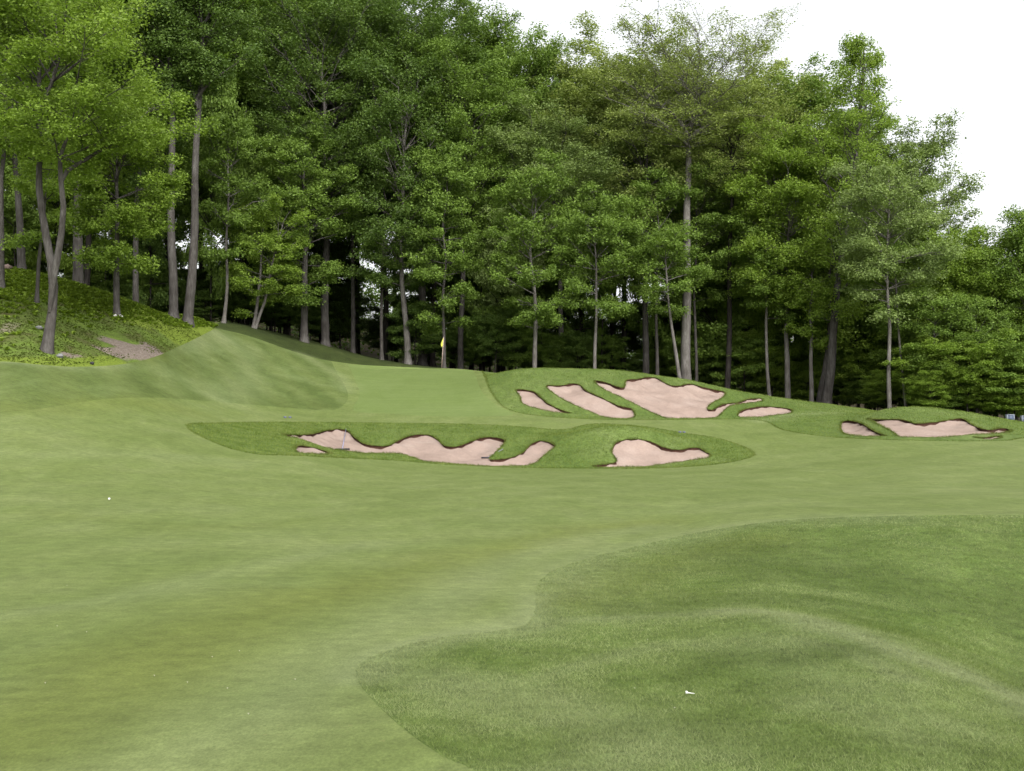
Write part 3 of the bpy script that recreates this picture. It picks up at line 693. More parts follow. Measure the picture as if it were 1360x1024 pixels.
    pos[:, 2] -= .16*(pos[:, 0]**2+pos[:, 1]**2)/np.maximum(cr, .2)
    c = c+pos
    nrm = r.normal(0, .8, (m, 3)); nrm[:, 2] += .75; nrm += np.column_stack([pos[:, :2]/np.maximum(cr, .2)[:, None]*.8, 0*cr])
    nrm /= np.linalg.norm(nrm, axis=1)[:, None]
    a = r.normal(0, 1, (m, 3)); a -= (a*nrm).sum(1)[:, None]*nrm; a /= np.linalg.norm(a, axis=1)[:, None]; bb = np.cross(nrm, a)
    s = leaf*r.uniform(.6, 1.3, m)[:, None]
    V = np.stack([c-a*s*.55, c+bb*s*.34-a*s*.05, c+a*s*.6, c-bb*s*.34-a*s*.05], 1).reshape(-1, 3)
    top = max(np.percentile(V[:, 2], 99.7), max(a_[:, 2].max() for a_ in tb.v)-.2); kz = (z_hi-z_lo)/max(.1, top-z_lo)
    def fit(a_):
        a_[:, 2] = np.where(a_[:, 2] > z_lo, z_lo+(a_[:, 2]-z_lo)*kz, a_[:, 2])
    fit(V)
    for a_ in tb.v: fit(a_)
    crown = mesh_from('crown', V, np.arange(4*m).reshape(-1, 4), mat)
    trunk = tb.mesh('trunk', bmat, True)
    return trunk, crown
def tree(kind, px, Y, trunk, crown, label, group=None, category='tree', scale=(1, 1, 1), rz=0, x=None, lmat=None):
    xx = (px-CX)/F*Y if x is None else x
    e = obj(kind, None, loc=(xx, Y, gz(xx, Y)), label=label, category=category)
    if group: e['group'] = group
    e.scale = scale; e.rotation_euler = (0, 0, rz)
    t = obj('trunk', trunk, e); c = obj('crown', crown, e)
    if lmat is not None:
        c.material_slots[0].link = 'OBJECT'; c.material_slots[0].material = lmat
    return e
def stem_px(px0, Y, pts, base_z, depth=0, r0=None, r1=.03):
    """a stem traced at its own distance: pts (px,row) -> local points"""
    x0 = (px0-CX)/F*Y
    P = np.array([((a-CX)/F*Y-x0, depth*i/max(1, len(pts)-1), (H0-b)/F*Y+EYE-base_z) for i, (a, b) in enumerate(pts)])
    n = len(P); rr = np.linspace(r0, r1, n)
    return (P, rr)
def edge_tree(kind, label, px, Y, wpx, top, low, hwpx, col, style='maple', nb=40, per=70, rc=.6, leaf=.17, dens=1, stems=None, lean=0, bk=0, asym=(0, 0), hwf=None, seed=None, sub=4):
    x = (px-CX)/F*Y; bz = gz(x, Y); R0 = wpx*Y/F/2
    toZ = lambda row: (H0-row)/F*Y+EYE-bz
    H = toZ(top)
    if stems is None:
        k = 7; tt = np.linspace(0, 1, k); rr_ = np.random.RandomState(int(px*7+Y))
        P = np.stack([lean*Y/F*tt + rr_.normal(0, .012*H, k)*tt, rr_.normal(0, .015*H, k)*tt, H*.97*tt], 1); P[0] = 0
        st = [(P, R0*(1-tt)**.8*.95+.02)]
    else:
        st = []
        for i, (pts_, w0, w1, dep) in enumerate(stems):
            P, rr_ = stem_px(px, Y, pts_, bz, dep, w0*Y/F/2, w1*Y/F/2)
            if i == 0: P[0][2] = 0
            st.append((P, rr_))
    hw = hwpx*Y/F
    f = hw if hwf is None else (lambda t: hw*hwf(t))
    tr, cr = grow(st, toZ(low), H, f, seed or int(px*13+Y*7) % 99991, nb, style, leaf, per, rc, dens, LEAF[col], BARK[bk], 1, asym, sub)
    return tree(kind, px, Y, tr, cr, label)

E = edge_tree
E('forked_tree', 'two-stemmed tree with a Y-shaped trunk standing nearest on the weedy bank', 62, 44, 19, -70, 235, 110, 0, 'maple', 54, 85, .62, .125, 1, stems=[
   ([(62,465),(64,430),(67,395),(62,345),(52,290),(45,235),(47,190),(42,120),(38,50),(34,-50)], 14, 4, 1.0),
   ([(67,395),(78,345),(88,300),(92,265),(88,225),(95,195),(108,170),(116,145)], 10, 3, -1.4),
   ([(88,225),(104,205),(118,188),(135,165),(150,130)], 8, 2.5, 1.2),
   ([(47,185),(58,160),(62,115),(80,70),(95,20)], 8, 3, -1.0)], sub=5)
E('small_tree', 'small bright green tree with white stones at its foot on the bank', 155, 57, 8, 105, 350, 62, 0, 'beech', 56, 100, .6, .14, bk=0)
E('tall_tree', 'straight tall grey trunk right of the small bright tree, bare to its high crown', 228, 67, 11, -90, 150, 62, 2, 'maple', 40, 80, .7, .16, stems=[([(230,412),(228,330),(228,240),(225,140),(222,60),(220,-70)], 12, 4, .5)])
E('tall_tree', 'tall leaning trunk with swollen foot and high fork, top of the bank', 250, 67, 12, -90, 120, 62, 2, 'maple', 44, 80, .7, .16, stems=[([(249,420),(253,360),(258,290),(260,200),(262,130),(266,60),(262,-70)], 13, 4, .5),([(261,132),(246,95),(232,78),(215,60)], 6, 3, .8),([(262,128),(285,105),(300,95)], 5, 2, -.6)])
E('tall_tree', 'thick dark trunk on the hilltop behind the two-stemmed tree', 103, 67, 14, -80, 110, 60, 1, 'maple', 46, 85, .7, .16, stems=[([(103,377),(104,300),(104,220),(100,120),(98,-60)], 14, 6, .5)])
E('tall_tree', 'leafy tree on the hilltop left of the two-stemmed tree', 27, 62, 10, -90, 230, 80, 0, 'maple', 46, 85, .65, .16, stems=[([(29,368),(25,300),(20,240),(12,150),(5,-60)], 11, 4, .5)])
E('young_tree', 'slim dark stem on the bank just behind the two-stemmed tree', 49, 53, 4.5, 190, 320, 30, 0, 'beech', 16, 50, .45, .13, lean=15)
E('tall_tree', 'dark slim trunk at the very left edge of the bank', 2, 54, 7, -60, 230, 60, 1, 'maple', 34, 70, .6, .15, lean=5)
E('dark_tree', 'dark trunk in shade between the small bright tree and the tall straight trunk', 180, 76, 8, -40, 260, 75, 2, 'maple', 40, 75, .7, .17)
E('slender_tree', 'thin pale bent trunk right of the tall leaning trunk', 298, 79, 5, 150, 350, 50, 1, 'beech', 34, 70, .55, .16, bk=1, stems=[([(297,434),(300,400),(302,370),(300,330),(303,270),(300,190)], 5, 2, .2)])
E('twin_stem_tree', 'low bright tree with two pale stems in a V at the edge of the wood', 339, 81, 6, 255, 418, 50, 0, 'beech', 30, 85, .5, .15, bk=1, stems=[([(337,446),(338,425),(341,400),(346,350),(348,280)], 6, 2, .3),([(337,444),(345,420),(352,400),(360,350),(370,300)], 5, 2, -.5)])
E('maple_tree', 'bright layered tree with a stout pale trunk base right of the V-stemmed tree', 404, 85, 10, 150, 412, 62, 1, 'beech', 46, 80, .6, .16, bk=0, dens=1.1)
E('tall_tree', 'tall dark-barked tree beside the stout pale trunk base', 432, 89, 11, -60, 300, 100, 2, 'oak', 56, 80, .8, .18)
E('dark_tree', 'dark slim tree in front of the bright gaps left of the green', 469, 92, 6, 20, 320, 62, 2, 'maple', 40, 70, .7, .18)
E('slender_tree', 'thin upright stem between the bright gaps and the leaning pale trunk', 507, 88, 4.5, 230, 400, 45, 2, 'beech', 26, 70, .55, .17)
E('oak_tree', 'pale trunk leaning left at the back edge of the green', 541, 87, 8, 90, 385, 75, 2, 'maple', 48, 80, .7, .17, bk=1, stems=[([(542,476),(539,430),(535,380),(532,320),(535,220),(540,110)], 9, 3, .3)])
E('oak_tree', 'dark thick-trunked tree just left of the yellow flag', 561, 92, 12, -5, 260, 84, 2, 'oak', 58, 80, .8, .18)
E('oak_tree', 'shaded trunk just right of the yellow flag', 612, 90, 8, 60, 320, 80, 1, 'maple', 52, 80, .7, .17)
E('maple_tree', 'leafy tree with layered boughs over the yellow flag', 590, 84, 4, 190, 440, 48, 1, 'beech', 36, 75, .6, .16)
E('maple_tree', 'short pale trunk and low bright leaves above the leftmost back bunker', 710, 81, 6, 210, 445, 52, 1, 'beech', 44, 80, .6, .16, bk=1)
E('grey_green_tree', 'broad grey-green tree behind the back bunkers, paler than its neighbours', 745, 90, 8, 130, 330, 92, 4, 'maple', 66, 85, .8, .17)
E('slender_tree', 'thin straight grey stem above the slanting bunker', 790, 81, 4.5, 250, 430, 55, 1, 'beech', 38, 75, .6, .16, bk=1)
E('oak_tree', 'dark-trunked tree left of the tallest grey trunk', 857, 87, 9, 50, 330, 75, 3, 'oak', 46, 62, .75, .17)
E('slender_tree', 'thin pole-like stem left of the leaning pale stem', 873, 83, 4.5, 230, 400, 46, 1, 'beech', 30, 70, .6, .16, bk=0)
E('leaning_tree', 'thin pale stem leaning left beside the tallest grey trunk', 903, 80, 5, 300, 420, 42, 1, 'beech', 22, 70, .55, .16, bk=1, stems=[([(905,504),(898,465),(892,430),(887,390),(884,320)], 5.5, 2, .2)])
E('great_tree', 'tallest grey-trunked tree with spreading half-bare limbs above the wood', 912, 83, 12, 5, 200, 98, 3, 'oak', 62, 22, .7, .15, asym=(-.12, 0), bk=1, sub=6, stems=[([(913,506),(911,440),(911,380),(914,300),(916,220),(912,180),(918,140),(924,90),(935,30)], 14, 2.5, .6),([(912,182),(895,160),(880,138),(858,118),(830,110)], 8, 2, -.8),([(915,165),(905,130),(890,100),(868,80)], 6, 2, .8),([(914,172),(932,148),(955,130),(990,118),(1015,122)], 8, 2, -.4),([(922,100),(945,85),(965,60),(975,40)], 4, 1.5, .5)])
E('understory_tree', 'layered tree in front of the tallest grey trunk', 925, 86, 4, 215, 400, 62, 1, 'beech', 48, 75, .6, .16)
E('spring_tree', 'yellow-olive flat-topped tree with a dark reddish trunk', 967, 85, 7, 105, 265, 92, 3, 'oak', 50, 45, .75, .15, bk=2, stems=[([(966,516),(968,440),(970,360),(972,280),(974,205),(972,150),(975,115)], 8, 2, .3),([(974,200),(955,196),(938,196)], 5, 2, .4),([(975,198),(1000,188),(1025,170)], 5, 2, -.4)])
E('slender_tree', 'thin leaning pale stem above the low oval bunker', 1020, 82, 4.5, 290, 430, 42, 1, 'beech', 26, 70, .55, .16, bk=1, stems=[([(1023,526),(1019,480),(1017,430),(1019,360),(1020,300)], 5, 2, .2)])
E('maple_tree', 'full bright green round tree with a pale trunk right of the yellow-olive tree', 1047, 82, 7, 165, 425, 72, 0, 'maple', 72, 100, .75, .16, bk=1, stems=[([(1047,529),(1046,480),(1044,440),(1048,360),(1050,200)], 8, 3, .3)])
E('young_tree', 'small yellow-leaved tree with a short pale trunk beside the tall leaning trunk', 1078, 80, 6, 330, 470, 28, 0, 'beech', 18, 65, .5, .15, bk=1)
E('slender_tall_tree', 'tall tree leaning right with a thin see-through pointed top against the sky', 1098, 79, 12, 48, 440, 60, 0, 'maple', 84, 36, .52, .15, bk=0, hwf=lambda t: 1.1 if t < .55 else .8-.2*(t-.55)/.45, stems=[([(1096,535),(1104,480),(1110,420),(1117,350),(1128,280),(1140,200),(1147,130),(1149,60)], 13, 2, .4)])
E('leaning_tree', 'second shorter stem close on the left of the tall leaning trunk', 1088, 81, 8, 300, 430, 40, 1, 'beech', 20, 65, .55, .16, bk=0, stems=[([(1086,533),(1095,490),(1100,450),(1104,380),(1104,310)], 8, 3, .2)])
E('birch_tree', 'thin pale straight trunk with light layered sprays above the right mound', 1182, 72, 5.5, 215, 420, 66, 4, 'beech', 52, 75, .6, .14, bk=1, stems=[([(1182,538),(1180,490),(1181,440),(1179,380),(1181,300),(1183,220)], 6, 2, .2)])
E('slender_tree', 'thin pale pole leaning left, right of the straight pale trunk', 1203, 73, 3.6, 320, 440, 40, 1, 'beech', 22, 65, .55, .14, bk=1, stems=[([(1204,538),(1199,495),(1195,455),(1192,400),(1190,330)], 4, 2, .2)])
E('oak_tree', 'pale olive tree with one long branch reaching right into the sky', 1222, 80, 8, 160, 400, 58, 4, 'maple', 60, 60, .6, .16, asym=(.05, 0), stems=[([(1225,540),(1222,460),(1216,380),(1212,300),(1208,220),(1204,150)], 8, 2, .2),([(1213,310),(1232,292),(1250,278)], 4, 1.5, -.3)])
E('bushy_tree', 'bushy low tree under the notch of open sky at the right', 1268, 76, 5, 300, 500, 48, 0, 'maple', 50, 85, .65, .15)
E('bushy_tree', 'bushy tree leafy almost to the ground right of the open sky notch', 1322, 75, 6, 312, 480, 52, 0, 'maple', 50, 85, .6, .15)
E('bushy_tree', 'bushy tree cut off by the right edge of the picture', 1390, 73, 7, 262, 500, 66, 1, 'maple', 66, 85, .7, .15)
E('shrub_tree', 'low shrubby young tree right of the thin pale pole', 1240, 72, 3.5, 380, 520, 34, 1, 'beech', 26, 65, .5, .13)
E('shrub_tree', 'low shrubby young tree above the right end of the wide right bunker', 1298, 71, 3.5, 390, 530, 38, 1, 'beech', 28, 65, .5, .13)
E('shrub_tree', 'low shrubby young tree beside the blue-grey boxes', 1350, 74, 3.5, 370, 535, 36, 0, 'beech', 28, 65, .5, .13)
print('edge trees', round(time.time()-T0, 1))

# generic trees, meshes shared by the many behind
GEN = {}
def gen(style, H, lo, hw, seed, nb, per, rc=.85, leaf=.2, R0=.22, bk=2):
    k = 7; tt = np.linspace(0, 1, k); r = np.random.RandomState(seed)
    P = np.stack([r.normal(0, .3, k)*tt, r.normal(0, .3, k)*tt, H*.97*tt], 1); P[0] = 0
    return grow([(P, R0*(1-tt)**.8*.95+.02)], lo, H, hw, seed, nb, style, leaf, per, rc, 1, LEAF[1], BARK[bk], 0, sub=4)
TALL = [gen('oak', 28, 12, 5.4, 101, 58, 80), gen('maple', 28, 9, 4.8, 102, 64, 80), gen('oak', 28, 14, 6.0, 103, 58, 80), gen('maple', 28, 13, 5.2, 104, 58, 80), gen('maple', 28, 8, 4.5, 105, 64, 75)]
LOWT = [gen('beech', 10, 1.6, 3.2, 111, 40, 85, .6, .17, .07), gen('beech', 10, 2.4, 3.6, 112, 40, 85, .6, .17, .07), gen('maple', 10, 1.2, 2.8, 113, 40, 85, .6, .17, .07)]
sky = np.array([(-300,-60),(560,-40),(600,-5),(625,20),(660,12),(700,5),(735,25),(755,55),(770,78),(785,58),(830,42),(860,30),(900,60),(960,70),(1000,75),(1050,85),(1100,110),(1150,150),(1200,175),(1235,200),(1262,330),(1290,345),(1320,310),(1360,270),(1500,220),(1900,200)], float)
def skyline(px): return float(max(np.interp(px+d_, sky[:, 0], sky[:, 1]) for d_ in (-60, -30, 0, 30, 60)))
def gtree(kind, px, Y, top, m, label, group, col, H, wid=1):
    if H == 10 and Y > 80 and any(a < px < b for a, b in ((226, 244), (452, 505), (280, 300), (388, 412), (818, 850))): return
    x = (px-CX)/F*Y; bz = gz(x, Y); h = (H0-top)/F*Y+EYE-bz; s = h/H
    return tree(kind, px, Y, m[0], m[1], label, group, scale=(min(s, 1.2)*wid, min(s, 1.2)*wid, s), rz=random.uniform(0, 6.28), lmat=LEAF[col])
# second row: these carry the skyline
GR2 = 'tall trees packed behind the front row of the wood'
for px, Y, top, mi, col, lab in [
   (510,97,-40,0,2,None),(575,96,12,2,1,'rounded tall crown where the treetops first meet the open sky'),(640,97,22,3,1,'feathery crown with sky showing through, left of the domed crown'),(678,96,14,0,1,'domed crown standing over the left side of the broad grey-green tree'),(775,98,70,1,3,None),(828,94,44,2,3,'rounded olive crown left of the tallest grey-trunked tree'),
   (1000,96,78,3,3,None),(1058,95,90,0,1,'rounded crown between the yellow-olive tree and the thin pointed top'),(1110,97,150,1,0,None),(1155,92,185,4,1,None)]:
    gtree('tall_tree', px, Y, top, TALL[mi], lab or 'tall tree of the packed row behind the front trees', None if lab else GR2, col, 28, .72 if px == 678 else 1)
rr = random.Random(5)
px = -260
while px < 490:
    Y = rr.uniform(80, 96) if px < 280 else rr.uniform(94, 102)
    gtree('tall_tree', px, Y, -rr.uniform(30, 110), TALL[rr.randrange(5)], 'tall tree of the packed row behind the front trees', GR2, rr.choice([1, 2, 2]), 28)
    px += rr.uniform(42, 62)
px = 600
while px < 1560:
    Y = rr.uniform(97, 104) if px < 1250 else rr.uniform(82, 92)
    gtree('tall_tree', px, Y, skyline(px)+rr.uniform(30, 80), TALL[rr.randrange(5)], 'tall tree of the packed row behind the front trees', GR2, rr.choice([1, 2, 1, 4]) if px < 1200 else rr.choice([0, 0, 1]), 28, 1 if px < 1150 else .65)
    px += rr.uniform(48, 75)
px = -300
while px < 1650:
    Y = rr.uniform(106, 122)
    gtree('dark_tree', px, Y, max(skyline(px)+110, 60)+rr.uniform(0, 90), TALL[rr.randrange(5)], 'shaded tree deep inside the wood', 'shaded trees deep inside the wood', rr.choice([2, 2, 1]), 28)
    px += rr.uniform(35, 60)
# understory between the trunks
px = -240
while px < 1560:
    Y = (rr.uniform(84, 108) if px < 300 else rr.uniform(99, 118)) if px < 1200 else rr.uniform(78, 96)
    x = (px-CX)/F*Y; base = H0-F*(gz(x, Y)-EYE)/Y
    gtree('understory_tree', px, Y, base-rr.uniform(70, 150), LOWT[rr.randrange(3)], 'low shaded tree filling the gaps between the trunks', 'low shaded trees between the trunks', rr.choice([2, 2, 1]) if px < 1000 else rr.choice([1, 2, 0]), 10, 1.2)
    px += rr.uniform(20, 34)
for i in range(34):
    px = 140+i*11+rr.uniform(-5, 5); Y = rr.uniform(84, 100)+max(0, (px-300)*.08); x = (px-CX)/F*Y; base = H0-F*(gz(x, Y)-EYE)/Y
    gtree('understory_tree', px, Y, base-rr.uniform(40, 90), LOWT[rr.randrange(3)], 'low shaded tree filling the gaps between the trunks', 'low shaded trees between the trunks', 2, 10, 1.5)
for i in range(30):
    px = 985+i*14+rr.uniform(-6, 6); Y = rr.uniform(86, 93) if px < 1130 else rr.uniform(77, 85); x = (px-CX)/F*Y; base = H0-F*(gz(x, Y)-EYE)/Y
    gtree('understory_tree', px, Y, base-rr.uniform(35, 95), LOWT[rr.randrange(3)], 'low green sapling under the wood edge at the right', 'low green saplings under the right wood edge', rr.choice([0, 1]), 10, 1.3)
for i in range(16):
    px = 555+i*27+rr.uniform(-8, 8); Y = rr.uniform(87, 94); x = (px-CX)/F*Y; base = H0-F*(gz(x, Y)-EYE)/Y
    gtree('understory_tree', px, Y, base-rr.uniform(50, 100), LOWT[rr.randrange(3)], 'low shaded tree filling the gaps between the trunks', 'low shaded trees between the trunks', rr.choice([1, 2]), 10, 1.1)
for i in range(13):
    px = 1222+i*13+rr.uniform(-4, 4); Y = rr.uniform(70, 74.5); x = (px-CX)/F*Y; base = H0-F*(gz(x, Y)-EYE)/Y
    gtree('understory_tree', px, Y, base-rr.uniform(45, 120), LOWT[rr.randrange(3)], 'low green sapling under the wood edge at the right', 'low green saplings under the right wood edge', rr.choice([0, 0, 1]), 10, 1.35)
# mid-height leafy trees at the wood edge
for px, Y, top, mi, col in [(280,84,60,0,1),(330,95,40,1,2),(385,94,60,0,1),(430,97,90,1,2),(500,101,60,0,2),(560,98,120,1,1),(610,97,150,0,1),(660,93,130,0,4),(720,95,120,1,1),(800,90,180,1,1),(870,92,170,0,1),(925,93,160,1,1),(1015,93,160,0,1),(1085,93,170,1,0),(1180,88,230,0,4),(20,80,200,1,1),(75,84,150,0,0),(140,86,160,1,1),(200,84,200,0,2),(320,90,120,1,1),(365,92,160,0,2),(640,92,190,0,1),(668,95,300,2,2),(680,90,250,1,4),(770,93,220,0,1),(950,90,300,0,1),(990,92,260,1,1),(1000,88,400,2,0),(1070,90,240,0,1),(1120,86,380,2,1),(1140,84,290,1,0),(1155,86,440,2,0),(1215,82,350,0,1),(1260,84,380,2,1),(1290,80,420,2,0),(1340,82,330,1,1),(1390,80,330,0,0),(640,98,430,2,2),(950,92,430,2,0),(1050,90,440,2,1)]:
    gtree('understory_tree', px, Y, top, LOWT[mi], 'leafy middle-height tree among the taller trunks', 'leafy middle-height trees among the taller trunks', col, 10, .62 if top < 260 else 1.0)
r = np.random.RandomState(77); nc = 3600
Yc = r.uniform(124, 175, nc); Xc = r.uniform(-1.05, 1.05, nc)*Yc*.75; gzc = height(Xc, Yc); zc = gzc + np.abs(r.normal(0, 3.4, nc))*np.where(Xc < -8, 1.5, 1)
c = np.repeat(np.column_stack([Xc, Yc, zc]), 46, 0); m = len(c); c = c + r.normal(0, 1, (m, 3))*(1.1, 1.1, .55)
nrm = r.normal(0, .5, (m, 3)); nrm[:, 2] += 1; nrm /= np.linalg.norm(nrm, axis=1)[:, None]
a = r.normal(0, 1, (m, 3)); a -= (a*nrm).sum(1)[:, None]*nrm; a /= np.linalg.norm(a, axis=1)[:, None]; bb = np.cross(nrm, a); s_ = .36*r.uniform(.6, 1.3, m)[:, None]
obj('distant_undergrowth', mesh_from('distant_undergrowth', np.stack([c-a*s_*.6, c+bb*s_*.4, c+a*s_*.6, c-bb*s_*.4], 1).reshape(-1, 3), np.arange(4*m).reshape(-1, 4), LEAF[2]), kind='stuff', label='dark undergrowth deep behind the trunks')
print('trees', round(time.time()-T0, 1))

# ------------------------------------------------------------------ small things
M_yel = plain('flag_cloth', (.52, .54, .07), .7); M_pole = plain('pin_paint', (.36, .27, .23), .5); M_dark = plain('rake_plastic', (.02, .018, .025), .5)
M_hand = plain('rake_handle_paint', (.22, .21, .29), .5); M_white = plain('white_paint', (.6, .6, .57), .4); M_mark = plain('marker_plastic', (.09, .10, .15), .5)
M_stone = plain('white_stone', (.5, .49, .46), .8); M_rock = plain('pink_rock', (.2, .145, .125), .9); M_grock = plain('grey_rock', (.17, .17, .17), .9); M_box = plain('blue_grey_box', (.06, .078, .125), .5); M_boxs = plain('pale_box_side', (.19, .21, .25), .5)
# flag
Yf = 80.3; xf, _ = at(586.5, Yf); zf = gz(xf, Yf)
e = obj('flagstick', None, loc=(xf, Yf, zf), label='yellow flag hanging limp on a thin leaning pin at the back of the green', category='flag')
top = np.array([.15, .0, (H0-447.5)/F*Yf+EYE-zf])
mb = MB(); mb.tube([(0, 0, -.1), top*.5, top], [.03, .028, .022], 8, True); obj('pole', mb.mesh('pole', M_pole), e)
mb = MB(); rows = 9; V = []
for i in range(rows):
    t = i/(rows-1); c = top*(1-.0)-(0, 0, .03+t*.64)+np.array([-.15*.34*t, 0, 0])
    wv = .055+.12*math.sin(min(1, t*1.15)*2.2)**1.2 if t < .93 else .08
    for j in range(5):
        s = j/4; V.append(c+(-s*wv, .05*math.sin(s*7+t*3)*s, -.07*s))
q = [[i*5+j, i*5+j+1, (i+1)*5+j+1, (i+1)*5+j] for i in range(rows-1) for j in range(4)]
mb.add(V, q); f_ = obj('flag', mb.mesh('flag', M_yel), e); md = f_.modifiers.new('s', 'SOLIDIFY'); md.thickness = .006
# rakes
def rake(pa, pb, ph0, ph1, label, zlift=0.0, top_z=None, sandy=.2):
    a = np.array(hit(*pa)); b = np.array(hit(*pb)); c = (a+b)/2; zc = gz(*c)-sandy
    e = obj('bunker_rake', None, loc=(c[0], c[1], zc), label=label, category='rake', group='rakes lying in the long front bunker')
    u = (b-a)/np.linalg.norm(b-a); L = .62
    mb = MB(); pts_ = [(-u[0]*L/2, -u[1]*L/2, .05), (0, 0, .05), (u[0]*L/2, u[1]*L/2, .05)]; mb.tube(pts_, [.035]*3, 8, True)
    for k in range(11):
        s = (k/10-.5)*L*.96; mb.tube([(u[0]*s, u[1]*s, .05), (u[0]*s, u[1]*s, -.04)], [.012, .007], 5, True)
    obj('head', mb.mesh('head', M_dark), e)
    p1 = np.array(hit(*ph1)); z1 = gz(*p1)+.05 if top_z is None else top_z
    mb = MB(); mb.tube([(0, 0, .07), (p1[0]-c[0], p1[1]-c[1], z1-zc)], [.022, .018], 8, True)
    obj('handle', mb.mesh('handle', M_hand), e)
rake((448.5,590), (461,593.5), (455,591), (459.5,571), 'dark-headed rake leaning on the lip near the left end of the long bunker')
rake((645,603.5), (652,603), (650,603), (668,598), 'rake half hidden behind the grass finger of the long bunker')
# marker pairs
def disc(mat, r, h):
    mb = MB(); mb.tube([(0, 0, -.02), (0, 0, h*.8), (0, 0, h)], [r, r, r*.75], 12, True); return mb.mesh('turf_marker', mat)
dm = disc(M_mark, .075, .07)
for px_, row_, lab in [(378.5,555,'left one of two small blue-grey markers left above the long front bunker'),(385,555,'right one of two small blue-grey markers left above the long front bunker'),(903,574.6,'left one of two small blue-grey markers above the rounded bunker'),(908.5,574.8,'right one of two small blue-grey markers above the rounded bunker')]:
    x_, y_ = hit(px_, row_); obj('turf_marker', dm, loc=(x_, y_, gz(x_, y_)), label=lab, category='marker', group='small blue-grey markers on the turf')
# ball
x_, y_ = hit(145, 664); mb = MB(); mb.blob((0, 0, .022), (.0235,)*3, 1, 0, 16, 10)
obj('golf_ball', mb.mesh('golf_ball', M_white), loc=(x_, y_, gz(x_, y_)), label='white golf ball lying alone on the left of the fairway', category='golf ball')
# tee
x_, y_ = hit(915, 924); mb = MB()
mb.tube([(-.024, 0, .024), (-.016, 0, .024), (-.008, .0, .022), (0, .0, .021), (.032, .0, .017), (.042, 0, .015)], [.012, .0115, .006, .0035, .003, .001], 10, True)
obj('golf_tee', mb.mesh('golf_tee', M_white), loc=(x_, y_, gz(x_, y_)), label='white wooden tee lying in the near rough', category='tee').scale = (.8, .8, .8)
# stones
def stone(px_, row_, r, mat, lab, seed, cat='stone', name='stone', grp=None):
    x_, y_ = hit(px_, row_); mb = MB(); mb.blob((0, 0, r[2]*.6), r, seed, .16, 11, 8)
    o = obj(name, mb.mesh(name, mat), loc=(x_, y_, gz(x_, y_)), label=lab, category=cat)
    if grp: o['group'] = grp
stone(153, 421, (.09, .08, .09), M_stone, 'smaller left white stone at the foot of the bright small tree', 1, grp='white stones at the tree foot')
stone(160.5, 423, (.12, .09, .13), M_stone, 'larger right white stone at the foot of the bright small tree', 2, grp='white stones at the tree foot')
stone(52, 437, (.16, .12, .09), M_grock, 'grey rock in the weeds just left of the two-stemmed tree', 3, 'rock', 'rock')
stone(6, 360, (.42, .3, .22), M_rock, 'pinkish rock on the hilltop at the left edge', 4, 'rock', 'rock')
stone(80, 475, (.13, .1, .10), M_grock, 'dark lump of soil at the roots of the two-stemmed tree', 5, 'rock', 'rock')
stone(122, 484, (.09, .08, .07), M_dark, 'small dark clod on the mowing line below the bank', 6, 'clod', 'clod')
# boxes at the wood edge
for px_, lab in [(1341, 'left blue-grey box with pale sides at the foot of the wood'), (1361, 'right blue-grey box at the edge of the picture, foot of the wood')]:
    Yb = 66.5; x_, y_ = at(px_, Yb); zb = gz(x_, y_)
    e = obj('utility_box', None, loc=(x_, y_, zb), label=lab, category='box', group='blue-grey boxes at the foot of the wood')
    mb = MB(); mb.box((0, 0, .36), (.17, .16, .19)); me = mb.mesh('cabinet', M_box, False); obj('cabinet', me, e)
    mb = MB(); mb.box((-.195, 0, .37), (.024, .17, .21)); mb.box((.195, 0, .37), (.024, .17, .21)); mb.box((0, 0, .572), (.22, .18, .02)); obj('casing', mb.mesh('casing', M_boxs, False), e)
    for sx in (-1, 1):
        mb = MB(); mb.box((sx*.14, 0, .08), (.03, .1, .09)); obj('leg', mb.mesh('leg', M_boxs, False), e)
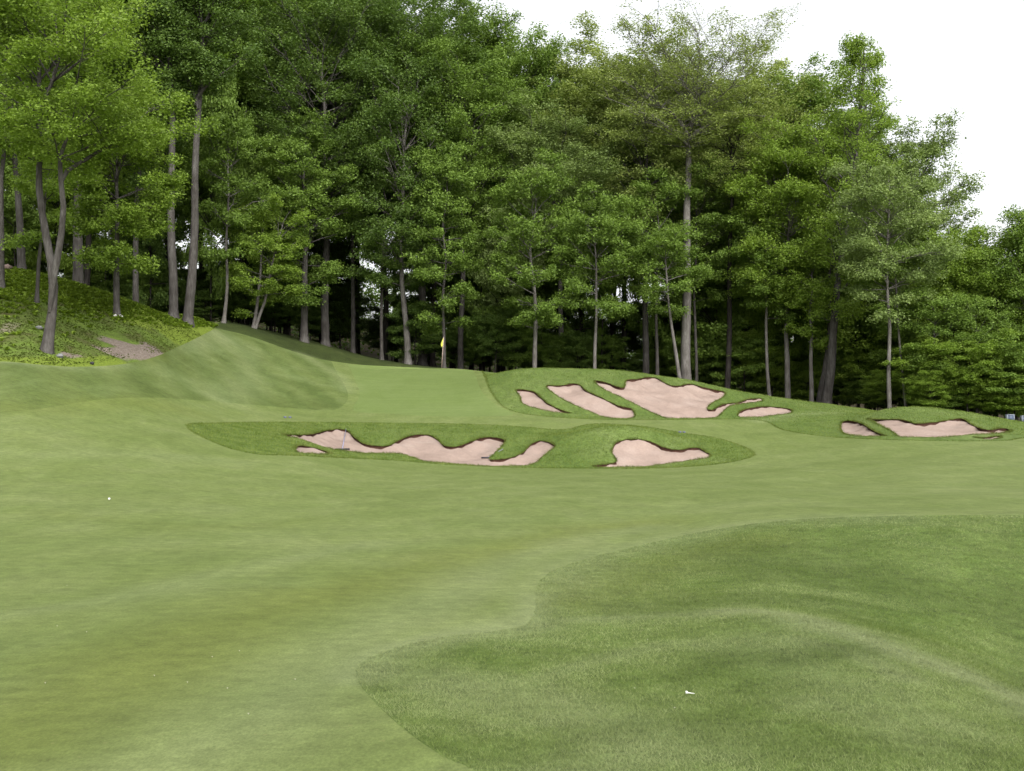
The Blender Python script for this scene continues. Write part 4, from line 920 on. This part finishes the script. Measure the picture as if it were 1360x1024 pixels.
# little daisies
M_d = plain('petal_white', (.42, .41, .30), .7)
mb = MB()
for k in range(7):
    a = k/7*6.283; c, s = math.cos(a), math.sin(a); V = [(0, 0, .016), (.006*c-.002*s, .006*s+.002*c, .018), (.0095*c, .0095*s, .015), (.006*c+.002*s, .006*s-.002*c, .018)]
    mb.add(V, [[0, 1, 2, 3]])
mb.tube([(0, 0, -.01), (0, 0, .016)], [.0012, .0012], 5); mb.blob((0, 0, .017), (.003, .003, .002), 1, 0, 8, 4)
dme = mb.mesh('daisy', M_d)
for px_, row_ in [(205,898),(249,907),(282,873),(302,915),(76,832),(115,840),(60,908),(89,778),(330,949),(1147,846),(860,850),(896,941),(843,915),(392,903),(318,865),(1092,688)]:
    x_, y_ = hit(px_, row_); obj('daisy', dme, loc=(x_, y_, gz(x_, y_)), label='tiny white daisy dotted on the near turf', category='flower', group='tiny white daisies on the near turf').scale = (.75, .75, .4)

# ------------------------------------------------------------------ light, sky, camera
SUN_EL, SUN_AZ = math.radians(42), math.radians(160)     # azimuth clockwise from +Y (behind the camera, to the right)
w = bpy.data.worlds.new("World"); S.world = w; w.use_nodes = True; t = w.node_tree; t.nodes.clear(); k = N(t)
sk = k.n('ShaderNodeTexSky', sky_type='NISHITA', sun_disc=False, sun_elevation=SUN_EL, sun_rotation=SUN_AZ, altitude=100, air_density=1.0, dust_density=4.0, ozone_density=1.0)
hs = k.n('ShaderNodeHueSaturation', ins={'Saturation': .12, 'Value': 1.0, 'Color': sk.outputs[0]})
bg = k.n('ShaderNodeBackground', ins={'Color': hs.outputs[0], 'Strength': .15}); o = k.n('ShaderNodeOutputWorld'); t.links.new(bg.outputs[0], o.inputs[0])
sl = bpy.data.lights.new('sun', 'SUN'); sl.energy = 1.15; sl.angle = math.radians(30); sl.color = (1, .96, .9)
so = bpy.data.objects.new('sun', sl); COL.objects.link(so)
d = Vector((math.sin(SUN_AZ)*math.cos(SUN_EL), math.cos(SUN_AZ)*math.cos(SUN_EL), math.sin(SUN_EL)))
so.rotation_euler = (-d).to_track_quat('-Z', 'Y').to_euler()
cam = bpy.data.cameras.new('camera'); co = bpy.data.objects.new('camera', cam); COL.objects.link(co)
cam.sensor_width = 36; cam.lens = 36*F/1360; cam.shift_y = (H0-512)/1360; cam.clip_end = 5000; cam.clip_start = .05
co.location = (0, 0, EYE); co.rotation_euler = (math.pi/2, 0, 0); S.camera = co
S.view_settings.view_transform = 'Standard'; S.view_settings.look = 'None'; S.view_settings.gamma = 1; S.view_settings.exposure = 1.15
S.cycles.max_bounces = 8; S.cycles.diffuse_bounces = 4; S.cycles.transmission_bounces = 5; S.cycles.use_adaptive_sampling = True
print('done', round(time.time()-T0, 1))
